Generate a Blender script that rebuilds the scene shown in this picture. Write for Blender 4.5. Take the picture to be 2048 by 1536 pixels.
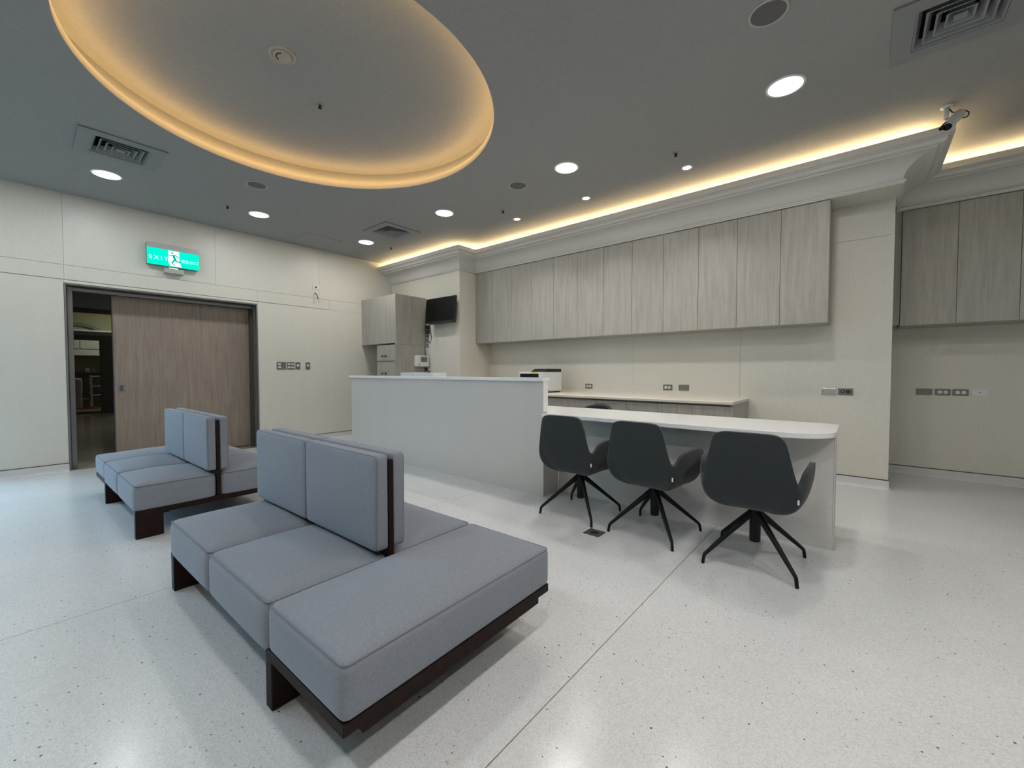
import bpy, bmesh, math, random
from mathutils import Vector, Matrix
random.seed(7)
for _o in list(bpy.data.objects):
    bpy.data.objects.remove(_o)
S = bpy.context.scene
COL = S.collection
PI = math.pi
R = math.radians

# ---------------------------------------------------------------- camera, world, exposure
cam_d = bpy.data.cameras.new('camera')
cam_d.sensor_width = 36.0
cam_d.lens = 836.0 / 2048.0 * 36.0
cam_d.clip_start = 0.02
cam = bpy.data.objects.new('camera', cam_d)
cam.location = (0, 0, 1.10)
cam.rotation_euler = (R(90 - 1.74), 0, R(40.1))
COL.objects.link(cam)
S.camera = cam

W = bpy.data.worlds.new('world')
S.world = W
W.use_nodes = True
_nt = W.node_tree                      # even blue evening sky over dark ground, seen only through the side window
_bg = _nt.nodes['Background']
_tc = _nt.nodes.new('ShaderNodeTexCoord')
_sx = _nt.nodes.new('ShaderNodeSeparateXYZ')
_gt = _nt.nodes.new('ShaderNodeMath')
_gt.operation = 'GREATER_THAN'
_gt.inputs[1].default_value = 0.0
_mx = _nt.nodes.new('ShaderNodeMix')
_mx.data_type = 'RGBA'
_mx.inputs[6].default_value = (0.03, 0.035, 0.04, 1)
_mx.inputs[7].default_value = (0.40, 0.655, 1.0, 1)
_nt.links.new(_tc.outputs['Generated'], _sx.inputs[0])
_nt.links.new(_sx.outputs[2], _gt.inputs[0])
_nt.links.new(_gt.outputs[0], _mx.inputs[0])
_nt.links.new(_mx.outputs[2], _bg.inputs[0])
_bg.inputs[1].default_value = 25.0

S.view_settings.view_transform = 'Standard'
S.view_settings.look = 'None'
S.view_settings.gamma = 1.0
S.view_settings.use_curve_mapping = False
S.view_settings.exposure = -0.5
S.cycles.use_denoising = True
S.cycles.adaptive_threshold = 0.03
S.cycles.max_bounces = 6
S.cycles.diffuse_bounces = 4
S.cycles.glossy_bounces = 3
S.cycles.transmission_bounces = 4
S.cycles.sample_clamp_indirect = 6.0
S.cycles.caustics_reflective = False
S.cycles.caustics_refractive = False

DOWN_W = 15.0         # watts of one round downlight
SPOT_W = 7.0          # watts of one small spot
COVE_E = 48.0         # emission of the warm cove strips
DOME_E = 27.0

# main dimensions (metres; x along the cabinet wall, y towards it, camera over the origin)
XW = -6.70            # door wall
ZC = 3.04             # ceiling
ZD = 3.235            # ceiling inside the round recess
YB = 5.19             # wall behind the desk
YCOL = 4.50           # front of the column with the television
XCOL = -4.86
YCAB = 4.85           # front of the upper cabinets
XP = 0.19             # right end of the wall behind the desk
YR = 6.13             # recess wall
YRC = 5.68            # front of the recess cabinets
DCX, DCY, DR = -3.171, 1.484, 1.334
XE, YS = 3.6, -2.3    # unseen right wall, wall behind the camera


# ---------------------------------------------------------------- materials
def nodes(name):
    m = bpy.data.materials.new(name)
    m.use_nodes = True
    nt = m.node_tree
    b = nt.nodes['Principled BSDF']
    return m, nt, b


def N(nt, t, **kw):
    n = nt.nodes.new(t)
    for k, v in kw.items():
        setattr(n, k, v)
    return n


def plain(name, col, rough=0.5, metal=0.0, spec=0.5, coat=0.0, emit=None, es=0.0):
    m, nt, b = nodes(name)
    b.inputs['Base Color'].default_value = (*col, 1)
    b.inputs['Roughness'].default_value = rough
    b.inputs['Metallic'].default_value = metal
    b.inputs['Specular IOR Level'].default_value = spec
    b.inputs['Coat Weight'].default_value = coat
    if emit:
        b.inputs['Emission Color'].default_value = (*emit, 1)
        b.inputs['Emission Strength'].default_value = es
    return m


def coords(nt, scale, rand=True):
    tc = N(nt, 'ShaderNodeTexCoord')
    mp = N(nt, 'ShaderNodeMapping')
    mp.inputs['Scale'].default_value = scale
    if rand:
        oi = N(nt, 'ShaderNodeObjectInfo')
        mul = N(nt, 'ShaderNodeVectorMath', operation='MULTIPLY')
        cmb = N(nt, 'ShaderNodeCombineXYZ')
        for i in range(3):
            nt.links.new(oi.outputs['Random'], cmb.inputs[i])
        nt.links.new(cmb.outputs[0], mul.inputs[0])
        mul.inputs[1].default_value = (7.3, 11.1, 5.7)
        add = N(nt, 'ShaderNodeVectorMath', operation='ADD')
        nt.links.new(tc.outputs['Object'], add.inputs[0])
        nt.links.new(mul.outputs[0], add.inputs[1])
        nt.links.new(add.outputs[0], mp.inputs['Vector'])
    else:
        nt.links.new(tc.outputs['Object'], mp.inputs['Vector'])
    return mp.outputs[0]


def ramp(nt, fac, stops):
    r = N(nt, 'ShaderNodeValToRGB')
    e = r.color_ramp.elements
    e[0].position, e[0].color = stops[0][0], (*stops[0][1], 1)
    e[1].position, e[1].color = stops[-1][0], (*stops[-1][1], 1)
    for p, c in stops[1:-1]:
        n = e.new(p)
        n.color = (*c, 1)
    nt.links.new(fac, r.inputs[0])
    return r.outputs[0]


def streaked(name, dark, mid, light, along='z', rough=0.45, sc=26.0, bump=0.04, spec=0.5):
    """laminate with fine grain running along one axis"""
    m, nt, b = nodes(name)
    s = {'z': (sc, sc, 2.2), 'x': (2.2, sc, sc), 'y': (sc, 2.2, sc)}[along]
    v = coords(nt, s)
    n = N(nt, 'ShaderNodeTexNoise')
    n.inputs['Scale'].default_value = 1.0
    n.inputs['Detail'].default_value = 6.0
    n.inputs['Roughness'].default_value = 0.68
    n.inputs['Distortion'].default_value = 0.25
    nt.links.new(v, n.inputs['Vector'])
    c = ramp(nt, n.outputs[0], [(0.30, dark), (0.5, mid), (0.72, light)])
    nt.links.new(c, b.inputs['Base Color'])
    b.inputs['Roughness'].default_value = rough
    b.inputs['Specular IOR Level'].default_value = spec
    bp = N(nt, 'ShaderNodeBump')
    bp.inputs['Strength'].default_value = bump
    bp.inputs['Distance'].default_value = 0.002
    nt.links.new(n.outputs[0], bp.inputs['Height'])
    nt.links.new(bp.outputs[0], b.inputs['Normal'])
    return m


def weave(name, c0, c1, scale=(260, 260, 34), rough=0.6, bump=0.12, spec=0.3, mixf=0.25):
    """woven wall covering: short fine vertical threads with a soft large mottling"""
    m, nt, b = nodes(name)
    v = coords(nt, scale)
    n = N(nt, 'ShaderNodeTexNoise')
    n.inputs['Scale'].default_value = 1.0
    n.inputs['Detail'].default_value = 3.0
    nt.links.new(v, n.inputs['Vector'])
    v2 = coords(nt, (7.0, 7.0, 0.6))
    n2 = N(nt, 'ShaderNodeTexNoise')
    n2.inputs['Scale'].default_value = 1.0
    n2.inputs['Detail'].default_value = 3.0
    nt.links.new(v2, n2.inputs['Vector'])
    mx = N(nt, 'ShaderNodeMix', data_type='FLOAT')
    mx.inputs[0].default_value = mixf
    nt.links.new(n.outputs[0], mx.inputs[2])
    nt.links.new(n2.outputs[0], mx.inputs[3])
    c = ramp(nt, mx.outputs[0], [(0.36, c0), (0.62, c1)])
    nt.links.new(c, b.inputs['Base Color'])
    b.inputs['Roughness'].default_value = rough
    b.inputs['Specular IOR Level'].default_value = spec
    bp = N(nt, 'ShaderNodeBump')
    bp.inputs['Strength'].default_value = bump
    bp.inputs['Distance'].default_value = 0.001
    nt.links.new(n.outputs[0], bp.inputs['Height'])
    nt.links.new(bp.outputs[0], b.inputs['Normal'])
    return m


def terrazzo(name, base, base2, rough=0.2, dark=(0.06, 0.055, 0.05)):
    m, nt, b = nodes(name)
    v = coords(nt, (1, 1, 1), rand=False)
    # fine ground chips
    f = N(nt, 'ShaderNodeTexVoronoi')
    f.inputs['Scale'].default_value = 260.0
    nt.links.new(v, f.inputs['Vector'])
    sep = N(nt, 'ShaderNodeSeparateColor')
    nt.links.new(f.outputs['Color'], sep.inputs[0])
    c = ramp(nt, sep.outputs[0], [(0.0, tuple(x * 0.9 for x in base)), (0.2, base), (0.8, base2), (1.0, tuple(min(1, x * 1.06) for x in base2))])
    # soft clouds
    n = N(nt, 'ShaderNodeTexNoise')
    n.inputs['Scale'].default_value = 1.3
    n.inputs['Detail'].default_value = 4.0
    nt.links.new(v, n.inputs['Vector'])
    # sparse dark chips
    d = N(nt, 'ShaderNodeTexVoronoi')
    d.inputs['Scale'].default_value = 42.0
    nt.links.new(v, d.inputs['Vector'])
    sd = N(nt, 'ShaderNodeSeparateColor')
    nt.links.new(d.outputs['Color'], sd.inputs[0])
    pick = N(nt, 'ShaderNodeMath', operation='LESS_THAN')
    pick.inputs[1].default_value = 0.85
    nt.links.new(sd.outputs[0], pick.inputs[0])
    # chip size differs from chip to chip
    sz = N(nt, 'ShaderNodeMath', operation='MULTIPLY')
    sz.inputs[1].default_value = 0.15
    nt.links.new(sd.outputs[1], sz.inputs[0])
    near = N(nt, 'ShaderNodeMath', operation='LESS_THAN')
    nt.links.new(d.outputs['Distance'], near.inputs[0])
    nt.links.new(sz.outputs[0], near.inputs[1])
    both = N(nt, 'ShaderNodeMath', operation='MULTIPLY')
    nt.links.new(pick.outputs[0], both.inputs[0])
    nt.links.new(near.outputs[0], both.inputs[1])
    chipc = ramp(nt, sd.outputs[2], [(0.0, dark), (0.6, tuple(x * 2.6 for x in dark)), (1.0, (0.33, 0.31, 0.28))])
    mx = N(nt, 'ShaderNodeMix', data_type='RGBA')
    nt.links.new(both.outputs[0], mx.inputs[0])
    nt.links.new(c, mx.inputs[6])
    nt.links.new(chipc, mx.inputs[7])
    mm = N(nt, 'ShaderNodeMix', data_type='RGBA', blend_type='MULTIPLY')
    mm.inputs[0].default_value = 1.0
    cl = ramp(nt, n.outputs[0], [(0.3, (0.93, 0.93, 0.93)), (0.7, (1.0, 1.0, 1.0))])
    nt.links.new(mx.outputs[2], mm.inputs[6])
    nt.links.new(cl, mm.inputs[7])
    nt.links.new(mm.outputs[2], b.inputs['Base Color'])
    rr = N(nt, 'ShaderNodeMapRange')
    rr.inputs[3].default_value = rough * 0.8
    rr.inputs[4].default_value = rough * 1.25
    nt.links.new(n.outputs[0], rr.inputs[0])
    nt.links.new(rr.outputs[0], b.inputs['Roughness'])
    # very slight polishing waves smear the reflections
    n3 = N(nt, 'ShaderNodeTexNoise')
    n3.inputs['Scale'].default_value = 9.0
    nt.links.new(v, n3.inputs['Vector'])
    bp = N(nt, 'ShaderNodeBump')
    bp.inputs['Strength'].default_value = 0.05
    bp.inputs['Distance'].default_value = 0.01
    nt.links.new(n3.outputs[0], bp.inputs['Height'])
    nt.links.new(bp.outputs[0], b.inputs['Normal'])
    return m


def fabric(name, c0, c1, scale=420.0, bump=0.25, rough=0.92, sheen=0.15):
    m, nt, b = nodes(name)
    v = coords(nt, (1, 1, 1))
    n = N(nt, 'ShaderNodeTexNoise')
    n.inputs['Scale'].default_value = scale
    n.inputs['Detail'].default_value = 2.0
    nt.links.new(v, n.inputs['Vector'])
    n2 = N(nt, 'ShaderNodeTexNoise')
    n2.inputs['Scale'].default_value = 110.0
    n2.inputs['Detail'].default_value = 3.0
    nt.links.new(v, n2.inputs['Vector'])
    mx = N(nt, 'ShaderNodeMix', data_type='FLOAT')
    mx.inputs[0].default_value = 0.3
    nt.links.new(n.outputs[0], mx.inputs[2])
    nt.links.new(n2.outputs[0], mx.inputs[3])
    c = ramp(nt, mx.outputs[0], [(0.36, c0), (0.64, c1)])
    nt.links.new(c, b.inputs['Base Color'])
    b.inputs['Roughness'].default_value = rough
    b.inputs['Specular IOR Level'].default_value = 0.2
    b.inputs['Sheen Weight'].default_value = sheen
    bp = N(nt, 'ShaderNodeBump')
    bp.inputs['Strength'].default_value = bump
    bp.inputs['Distance'].default_value = 0.001
    nt.links.new(n.outputs[0], bp.inputs['Height'])
    nt.links.new(bp.outputs[0], b.inputs['Normal'])
    return m


def mottled(name, c0, c1, scale=30.0, rough=0.7, spec=0.3):
    m, nt, b = nodes(name)
    v = coords(nt, (1, 1, 1), rand=False)
    n = N(nt, 'ShaderNodeTexNoise')
    n.inputs['Scale'].default_value = scale
    n.inputs['Detail'].default_value = 4.0
    nt.links.new(v, n.inputs['Vector'])
    c = ramp(nt, n.outputs[0], [(0.35, c0), (0.65, c1)])
    nt.links.new(c, b.inputs['Base Color'])
    b.inputs['Roughness'].default_value = rough
    b.inputs['Specular IOR Level'].default_value = spec
    return m


def emitter(name, col, strength, sampled=False):
    m = bpy.data.materials.new(name)
    m.cycles.emission_sampling = 'AUTO' if sampled else 'NONE'
    m.use_nodes = True
    nt = m.node_tree
    nt.nodes.clear()
    e = N(nt, 'ShaderNodeEmission')
    e.inputs[0].default_value = (*col, 1)
    e.inputs[1].default_value = strength
    o = N(nt, 'ShaderNodeOutputMaterial')
    nt.links.new(e.outputs[0], o.inputs[0])
    return m


WARM = (1.0, 0.60, 0.22)
WARM2 = (1.0, 0.72, 0.38)
M = {
    'wall': weave('wall_covering', (0.62, 0.603, 0.535), (0.67, 0.652, 0.58), rough=0.40, spec=0.45, mixf=0.2),
    'wallgap': plain('wall_joint', (0.36, 0.345, 0.30), 0.8),
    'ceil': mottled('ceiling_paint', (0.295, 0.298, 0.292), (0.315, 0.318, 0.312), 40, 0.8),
    'cornice': plain('cornice_paint', (0.62, 0.615, 0.59), 0.55),
    'floor': terrazzo('terrazzo', (0.65, 0.662, 0.664), (0.725, 0.738, 0.74)),
    'hallfloor': terrazzo('hall_terrazzo', (0.26, 0.235, 0.19), (0.31, 0.285, 0.235), 0.14),  # brown tone; the unlit hall's darkness is put into the colour too
    'joint': plain('floor_joint', (0.24, 0.20, 0.16), 0.5),
    'skirt': mottled('skirting_terrazzo', (0.58, 0.59, 0.59), (0.68, 0.69, 0.69), 160, 0.3),
    'skirtline': plain('skirting_line', (0.035, 0.035, 0.04), 0.5),
    'cab': streaked('cabinet_laminate', (0.305, 0.292, 0.255), (0.365, 0.352, 0.313), (0.425, 0.412, 0.372), sc=30),
    'cabgap': plain('cabinet_carcass', (0.20, 0.185, 0.16), 0.6),
    'doorwood': streaked('door_laminate', (0.215, 0.17, 0.135), (0.265, 0.212, 0.17), (0.325, 0.265, 0.215), sc=30),
    'counter': weave('counter_laminate', (0.585, 0.568, 0.54), (0.645, 0.628, 0.60), (300, 300, 60), 0.5, 0.06, mixf=0.12),
    'quartz': mottled('white_quartz', (0.86, 0.87, 0.865), (0.90, 0.91, 0.905), 90, 0.10, 0.5),
    'worktop': mottled('beige_worktop', (0.62, 0.585, 0.50), (0.68, 0.64, 0.56), 120, 0.35),
    'steel': plain('brushed_steel', (0.42, 0.42, 0.42), 0.35, 1.0),
    'steeld': plain('dark_steel', (0.16, 0.155, 0.15), 0.4, 0.9),
    'black': plain('black_plastic', (0.012, 0.012, 0.013), 0.45),
    'blackm': plain('black_metal', (0.006, 0.006, 0.0065), 0.55, 0.0, 0.25),
    'screen': plain('black_screen', (0.003, 0.003, 0.0035), 0.35, 0.0, 0.2),
    'white': plain('white_plastic', (0.72, 0.73, 0.735), 0.4),
    'grey': plain('grey_plastic', (0.33, 0.33, 0.32), 0.45),
    'greyd': plain('dark_grey_plastic', (0.09, 0.09, 0.09), 0.5),
    'plate': plain('grey_cover_plate', (0.20, 0.195, 0.18), 0.35, 0.6),
    'sofa': fabric('sofa_fabric', (0.195, 0.217, 0.255), (0.265, 0.288, 0.328)),
    'piping': fabric('sofa_piping', (0.15, 0.16, 0.182), (0.205, 0.215, 0.24)),
    'chair': fabric('chair_fabric', (0.024, 0.029, 0.031), (0.038, 0.045, 0.047), 500),
    'wood': streaked('dark_stained_wood', (0.011, 0.005, 0.0037), (0.017, 0.0072, 0.005), (0.024, 0.010, 0.007), 'x', 0.6, spec=0.2),
    'vent': plain('vent_paint', (0.225, 0.24, 0.25), 0.5),
    'ventd': plain('vent_dark', (0.045, 0.048, 0.05), 0.7),
    'speaker': mottled('speaker_grille', (0.105, 0.103, 0.105), (0.145, 0.143, 0.145), 300, 0.6),
    'lamp': emitter('downlight_glow', (1.0, 1.0, 0.99), 14.0),
    'spotlamp': emitter('spot_glow', (1.0, 0.99, 0.96), 14.0),
    'dome_led': emitter('dome_strip_glow', WARM, DOME_E, True),
    'cove_led': emitter('cove_strip_glow', WARM2, COVE_E, True),
    'exit_green': emitter('exit_green', (0.0, 0.78, 0.52), 1.9, True),
    'exit_white': emitter('exit_white', (0.78, 1.0, 0.92), 2.0),
    'exit_text': emitter('exit_text', (0.42, 1.0, 0.84), 2.2),
    'exit_man': emitter('exit_figure', (0.0, 0.42, 0.30), 1.5),
    'yellow': plain('yellow_label', (0.75, 0.72, 0.05), 0.5),
    'paper': plain('white_paper', (0.74, 0.75, 0.80), 0.6),
    'stopwood': plain('dark_brown_stop', (0.075, 0.06, 0.045), 0.6),
    'steelm': plain('dull_steel', (0.22, 0.215, 0.21), 0.4, 0.85),
    'greyl': plain('light_grey_plastic', (0.42, 0.41, 0.40), 0.4),
    'glass': None,
    'frost': None,
    'ceilfit': plain('beige_fitting', (0.36, 0.35, 0.31), 0.5),
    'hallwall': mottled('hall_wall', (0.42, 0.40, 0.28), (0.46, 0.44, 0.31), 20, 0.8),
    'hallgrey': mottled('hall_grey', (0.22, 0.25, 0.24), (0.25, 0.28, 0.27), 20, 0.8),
    'darkframe': plain('dark_door_frame', (0.028, 0.028, 0.028), 0.4),
    'brownwood': streaked('brown_floor_wood', (0.13, 0.06, 0.025), (0.2, 0.10, 0.04), (0.26, 0.13, 0.06), 'y', 0.4),
    'pinkprint': mottled('printed_cloth', (0.22, 0.14, 0.2), (0.5, 0.42, 0.5), 60, 0.8),
    'silver': plain('silver_metal', (0.62, 0.62, 0.62), 0.25, 1.0),
    'cable': plain('white_cable', (0.6, 0.6, 0.58), 0.5),
    'red': plain('red_brown_lens', (0.09, 0.02, 0.01), 0.3),
}


def _glass():
    m = bpy.data.materials.new('door_glass')
    m.use_nodes = True
    nt = m.node_tree
    nt.nodes.clear()
    t = N(nt, 'ShaderNodeBsdfTransparent')
    t.inputs[0].default_value = (0.8, 0.84, 0.8, 1)
    g = N(nt, 'ShaderNodeBsdfGlossy')
    g.inputs['Roughness'].default_value = 0.03
    mx = N(nt, 'ShaderNodeMixShader')
    mx.inputs[0].default_value = 0.07
    o = N(nt, 'ShaderNodeOutputMaterial')
    nt.links.new(t.outputs[0], mx.inputs[1])
    nt.links.new(g.outputs[0], mx.inputs[2])
    nt.links.new(mx.outputs[0], o.inputs[0])
    return m


M['glass'] = _glass()


def _frost():
    m = bpy.data.materials.new('frosted_lip')
    m.use_nodes = True
    nt = m.node_tree
    nt.nodes.clear()
    a = N(nt, 'ShaderNodeBsdfDiffuse')
    a.inputs[0].default_value = (0.55, 0.54, 0.50, 1)
    b = N(nt, 'ShaderNodeBsdfTranslucent')
    b.inputs[0].default_value = (0.75, 0.72, 0.66, 1)
    mx = N(nt, 'ShaderNodeMixShader')
    mx.inputs[0].default_value = 0.12
    o = N(nt, 'ShaderNodeOutputMaterial')
    nt.links.new(a.outputs[0], mx.inputs[1])
    nt.links.new(b.outputs[0], mx.inputs[2])
    nt.links.new(mx.outputs[0], o.inputs[0])
    return m


M['frost'] = _frost()


# ---------------------------------------------------------------- mesh helpers
def bm_mesh(name, bm, smooth=False):
    me = bpy.data.meshes.new(name)
    bmesh.ops.recalc_face_normals(bm, faces=bm.faces)
    if smooth:
        for f in bm.faces:
            f.smooth = True
    bm.to_mesh(me)
    bm.free()
    return me


def add_box(bm, x0, x1, y0, y1, z0, z1, bev=0.0, seg=2):
    mat = Matrix.Translation(((x0 + x1) / 2, (y0 + y1) / 2, (z0 + z1) / 2)) @ Matrix.Diagonal((abs(x1 - x0), abs(y1 - y0), abs(z1 - z0), 1))
    r = bmesh.ops.create_cube(bm, size=1.0, matrix=mat)
    if bev > 0:
        es = list({e for v in r['verts'] for e in v.link_edges})
        bmesh.ops.bevel(bm, geom=es, offset=bev, segments=seg, affect='EDGES', profile=0.5)
    return bm


def box(x0, x1, y0, y1, z0, z1, bev=0.0, seg=2):
    return add_box(bmesh.new(), x0, x1, y0, y1, z0, z1, bev, seg)


def add_tube(bm, pts, rad, sides=10, cap=True):
    """tube along a polyline; rad a number or one per point"""
    pts = [Vector(p) for p in pts]
    n = len(pts)
    rads = rad if isinstance(rad, (list, tuple)) else [rad] * n
    up = Vector((0, 0, 1))
    rings = []
    for i, p in enumerate(pts):
        t = (pts[min(i + 1, n - 1)] - pts[max(i - 1, 0)]).normalized()
        ref = up if abs(t.dot(up)) < 0.95 else Vector((1, 0, 0))
        a = t.cross(ref).normalized()
        b_ = a.cross(t).normalized()
        rings.append([bm.verts.new(p + (a * math.cos(k * 2 * PI / sides) + b_ * math.sin(k * 2 * PI / sides)) * rads[i]) for k in range(sides)])
    for i in range(n - 1):
        for k in range(sides):
            bm.faces.new((rings[i][k], rings[i][(k + 1) % sides], rings[i + 1][(k + 1) % sides], rings[i + 1][k]))
    if cap:
        bm.faces.new(rings[0])
        bm.faces.new(rings[-1])
    return bm


def tube(pts, rad, sides=10, cap=True):
    return add_tube(bmesh.new(), pts, rad, sides, cap)


def add_lathe(bm, prof, cx=0, cy=0, seg=32, close_bottom=False, close_top=False):
    """spin (r, z) pairs round a vertical axis"""
    rings = []
    for r_, z in prof:
        rings.append([bm.verts.new((cx + r_ * math.cos(k * 2 * PI / seg), cy + r_ * math.sin(k * 2 * PI / seg), z)) for k in range(seg)])
    for a, b_ in zip(rings, rings[1:]):
        for k in range(seg):
            bm.faces.new((a[k], a[(k + 1) % seg], b_[(k + 1) % seg], b_[k]))
    if close_bottom:
        bm.faces.new(rings[0])
    if close_top:
        bm.faces.new(rings[-1])
    return bm


def lathe(prof, cx=0, cy=0, seg=32, cb=False, ct=False):
    return add_lathe(bmesh.new(), prof, cx, cy, seg, cb, ct)


def prism(poly, z0, z1):
    """vertical prism over an xy polygon"""
    bm = bmesh.new()
    a = [bm.verts.new((x, y, z0)) for x, y in poly]
    b_ = [bm.verts.new((x, y, z1)) for x, y in poly]
    n = len(poly)
    for i in range(n):
        bm.faces.new((a[i], a[(i + 1) % n], b_[(i + 1) % n], b_[i]))
    bm.faces.new(a)
    bm.faces.new(b_)
    return bm


def cushion_bm(x0, x1, y0, y1, z0, z1, r, crown=0.0, crown_axis='z', n=14, side=0.0):
    """rounded box, its face on one axis gently crowned, optional bulge of the sides"""
    hx, hy, hz = (x1 - x0) / 2, (y1 - y0) / 2, (z1 - z0) / 2
    c = Vector(((x0 + x1) / 2, (y0 + y1) / 2, (z0 + z1) / 2))
    bm = bmesh.new()
    bmesh.ops.create_cube(bm, size=2.0)
    bmesh.ops.subdivide_edges(bm, edges=bm.edges[:], cuts=n - 1, use_grid_fill=True)
    H = Vector((hx, hy, hz))
    rr = [min(r, h * 0.98) for h in H]

    def remap(t, h, k):
        # more rows near the edges so that the rounding is smooth
        s = math.sin(t * PI / 2)
        return (0.35 * t + 0.65 * s) * h
    for v in bm.verts:
        q = Vector([remap(v.co[i], H[i], i) for i in range(3)])
        inner = Vector([max(-(H[i] - rr[i]), min(H[i] - rr[i], q[i])) for i in range(3)])
        d = q - inner
        if d.length > 1e-9:
            d = Vector([d[i] / rr[i] for i in range(3)])
            d.normalize()
            q = inner + Vector([d[i] * rr[i] for i in range(3)])
        u = [q[i] / H[i] for i in range(3)]
        if crown:
            i = 'xyz'.index(crown_axis[-1])
            sg = -1 if crown_axis.startswith('-') else 1
            if q[i] * sg > 0:
                o = [j for j in range(3) if j != i]
                w = (1 - abs(u[o[0]]) ** 2.2) * (1 - abs(u[o[1]]) ** 2.2)
                q[i] += sg * crown * w * (u[i] * sg)
        if side:
            for i in (0, 1):
                j = 1 - i
                q[i] += side * u[i] * (1 - u[2] ** 2) * (1 - abs(u[j]) ** 4)
        v.co = q + c
    return bm


# ---------------------------------------------------------------- object helpers
def link(name, me, mat=None, parent=None):
    o = bpy.data.objects.new(name, me)
    COL.objects.link(o)
    if mat is not None and me is not None and not me.materials:
        me.materials.append(mat)
    if parent is not None:
        o.parent = parent
    return o


def part(name, bm, mat, parent, smooth=False, label=None):
    me = bm if isinstance(bm, bpy.types.Mesh) else bm_mesh(name, bm, smooth)
    o = link(name, me, mat, parent)
    if label:
        o['label'] = label
    return o


def tag(o, label, cat, group=None):
    o['label'] = label
    o['category'] = cat
    if group:
        o['group'] = group
    return o


def thing(name, label, cat, loc=(0, 0, 0), rz=0.0, group=None):
    o = bpy.data.objects.new(name, None)
    o.empty_display_size = 0.1
    COL.objects.link(o)
    o.location = loc
    o.rotation_euler = (0, 0, rz)
    return tag(o, label, cat, group)


def struct(name, bm, mat, smooth=False, label=None):
    o = link(name, bm_mesh(name, bm, smooth), mat)
    o['kind'] = 'structure'
    if label:
        o['label'] = label
    return o


def struct_root(name, label=None, loc=(0, 0, 0)):
    o = bpy.data.objects.new(name, None)
    COL.objects.link(o)
    o.location = loc
    o['kind'] = 'structure'
    if label:
        o['label'] = label
    return o


def copy_tree(o, parent=None):
    c = o.copy()
    COL.objects.link(c)
    c.parent = parent
    for ch in list(o.children):
        copy_tree(ch, c)
    return c


def dup(root, loc, rz=0.0, label=None, group=None):
    r_ = copy_tree(root)
    r_.location = loc
    r_.rotation_euler = (0, 0, rz)
    if label:
        r_['label'] = label
    if group:
        r_['group'] = group
    return r_


def text_mesh(body, size, depth=0.001, bold=0.0):
    cu = bpy.data.curves.new('text', 'FONT')
    cu.body = body
    cu.size = size
    cu.extrude = depth
    cu.offset = bold
    cu.align_x = 'CENTER'
    cu.align_y = 'CENTER'
    tmp = bpy.data.objects.new('tmp_text', cu)
    COL.objects.link(tmp)
    bpy.context.view_layer.update()
    dg = bpy.context.evaluated_depsgraph_get()
    me = bpy.data.meshes.new_from_object(tmp.evaluated_get(dg))
    bpy.data.objects.remove(tmp)
    bpy.data.curves.remove(cu)
    me.materials.clear()
    return me


# ---------------------------------------------------------------- floor
fl = struct('floor', box(XW, XE, YS, YR, -0.06, -0.001), M['joint'], label='pale speckled terrazzo floor with thin dividing joints')
xs = [XW - 0.002, -4.58, -2.68, -0.782, 1.12, XE]
for a, b_ in zip(xs, xs[1:]):
    part('slab', box(a + 0.002, b_ - 0.002, YS, YR, -0.001, 0.0), M['floor'], fl)

# ---------------------------------------------------------------- ceiling with the round lit recess
bm = bmesh.new()
SEG = 160
rect = [bm.verts.new(p) for p in ((XW - 0.2, YS, ZC), (XE, YS, ZC), (XE, YR + 0.1, ZC), (XW - 0.2, YR + 0.1, ZC))]
re = [bm.edges.new((rect[i], rect[(i + 1) % 4])) for i in range(4)]
circ = [bm.verts.new((DCX + DR * math.cos(k * 2 * PI / SEG), DCY + DR * math.sin(k * 2 * PI / SEG), ZC)) for k in range(SEG)]
ce = [bm.edges.new((circ[i], circ[(i + 1) % SEG])) for i in range(SEG)]
VENTS = ((-5.030, 0.640), (-5.047, 3.406), (0.363, 3.356))
VI = 0.186
he = []
for vx, vy in VENTS:
    q = [bm.verts.new((vx + sx * VI, vy + sy * VI, ZC)) for sx, sy in ((-1, -1), (1, -1), (1, 1), (-1, 1))]
    he += [bm.edges.new((q[i], q[(i + 1) % 4])) for i in range(4)]
bmesh.ops.triangle_fill(bm, edges=re + ce + he, use_beauty=True)
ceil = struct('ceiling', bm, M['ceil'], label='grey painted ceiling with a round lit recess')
# lip, trough, outer wall and raised disc of the recess
TR = 0.095
part('recess_lip', lathe([(DR, ZC), (DR, ZC + 0.056)], DCX, DCY, SEG), M['frost'], ceil, True, label='frosted lip of the recess')
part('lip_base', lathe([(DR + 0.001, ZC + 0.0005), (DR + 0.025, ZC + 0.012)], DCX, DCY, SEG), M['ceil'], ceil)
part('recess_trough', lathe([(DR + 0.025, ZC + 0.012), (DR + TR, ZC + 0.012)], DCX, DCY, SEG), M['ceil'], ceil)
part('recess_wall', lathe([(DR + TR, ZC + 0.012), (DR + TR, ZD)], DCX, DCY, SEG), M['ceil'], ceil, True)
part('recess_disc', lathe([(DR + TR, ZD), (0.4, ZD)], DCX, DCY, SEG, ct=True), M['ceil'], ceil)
tag(link('light_strip', bm_mesh('light_strip', lathe([(DR + 0.027, ZC + 0.040), (DR + 0.027, ZC + 0.062), (DR + 0.041, ZC + 0.062), (DR + 0.041, ZC + 0.040), (DR + 0.027, ZC + 0.040)], DCX, DCY, 96)), M['dome_led']),
    'warm light strip hidden in the round ceiling recess', 'light strip')
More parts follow.
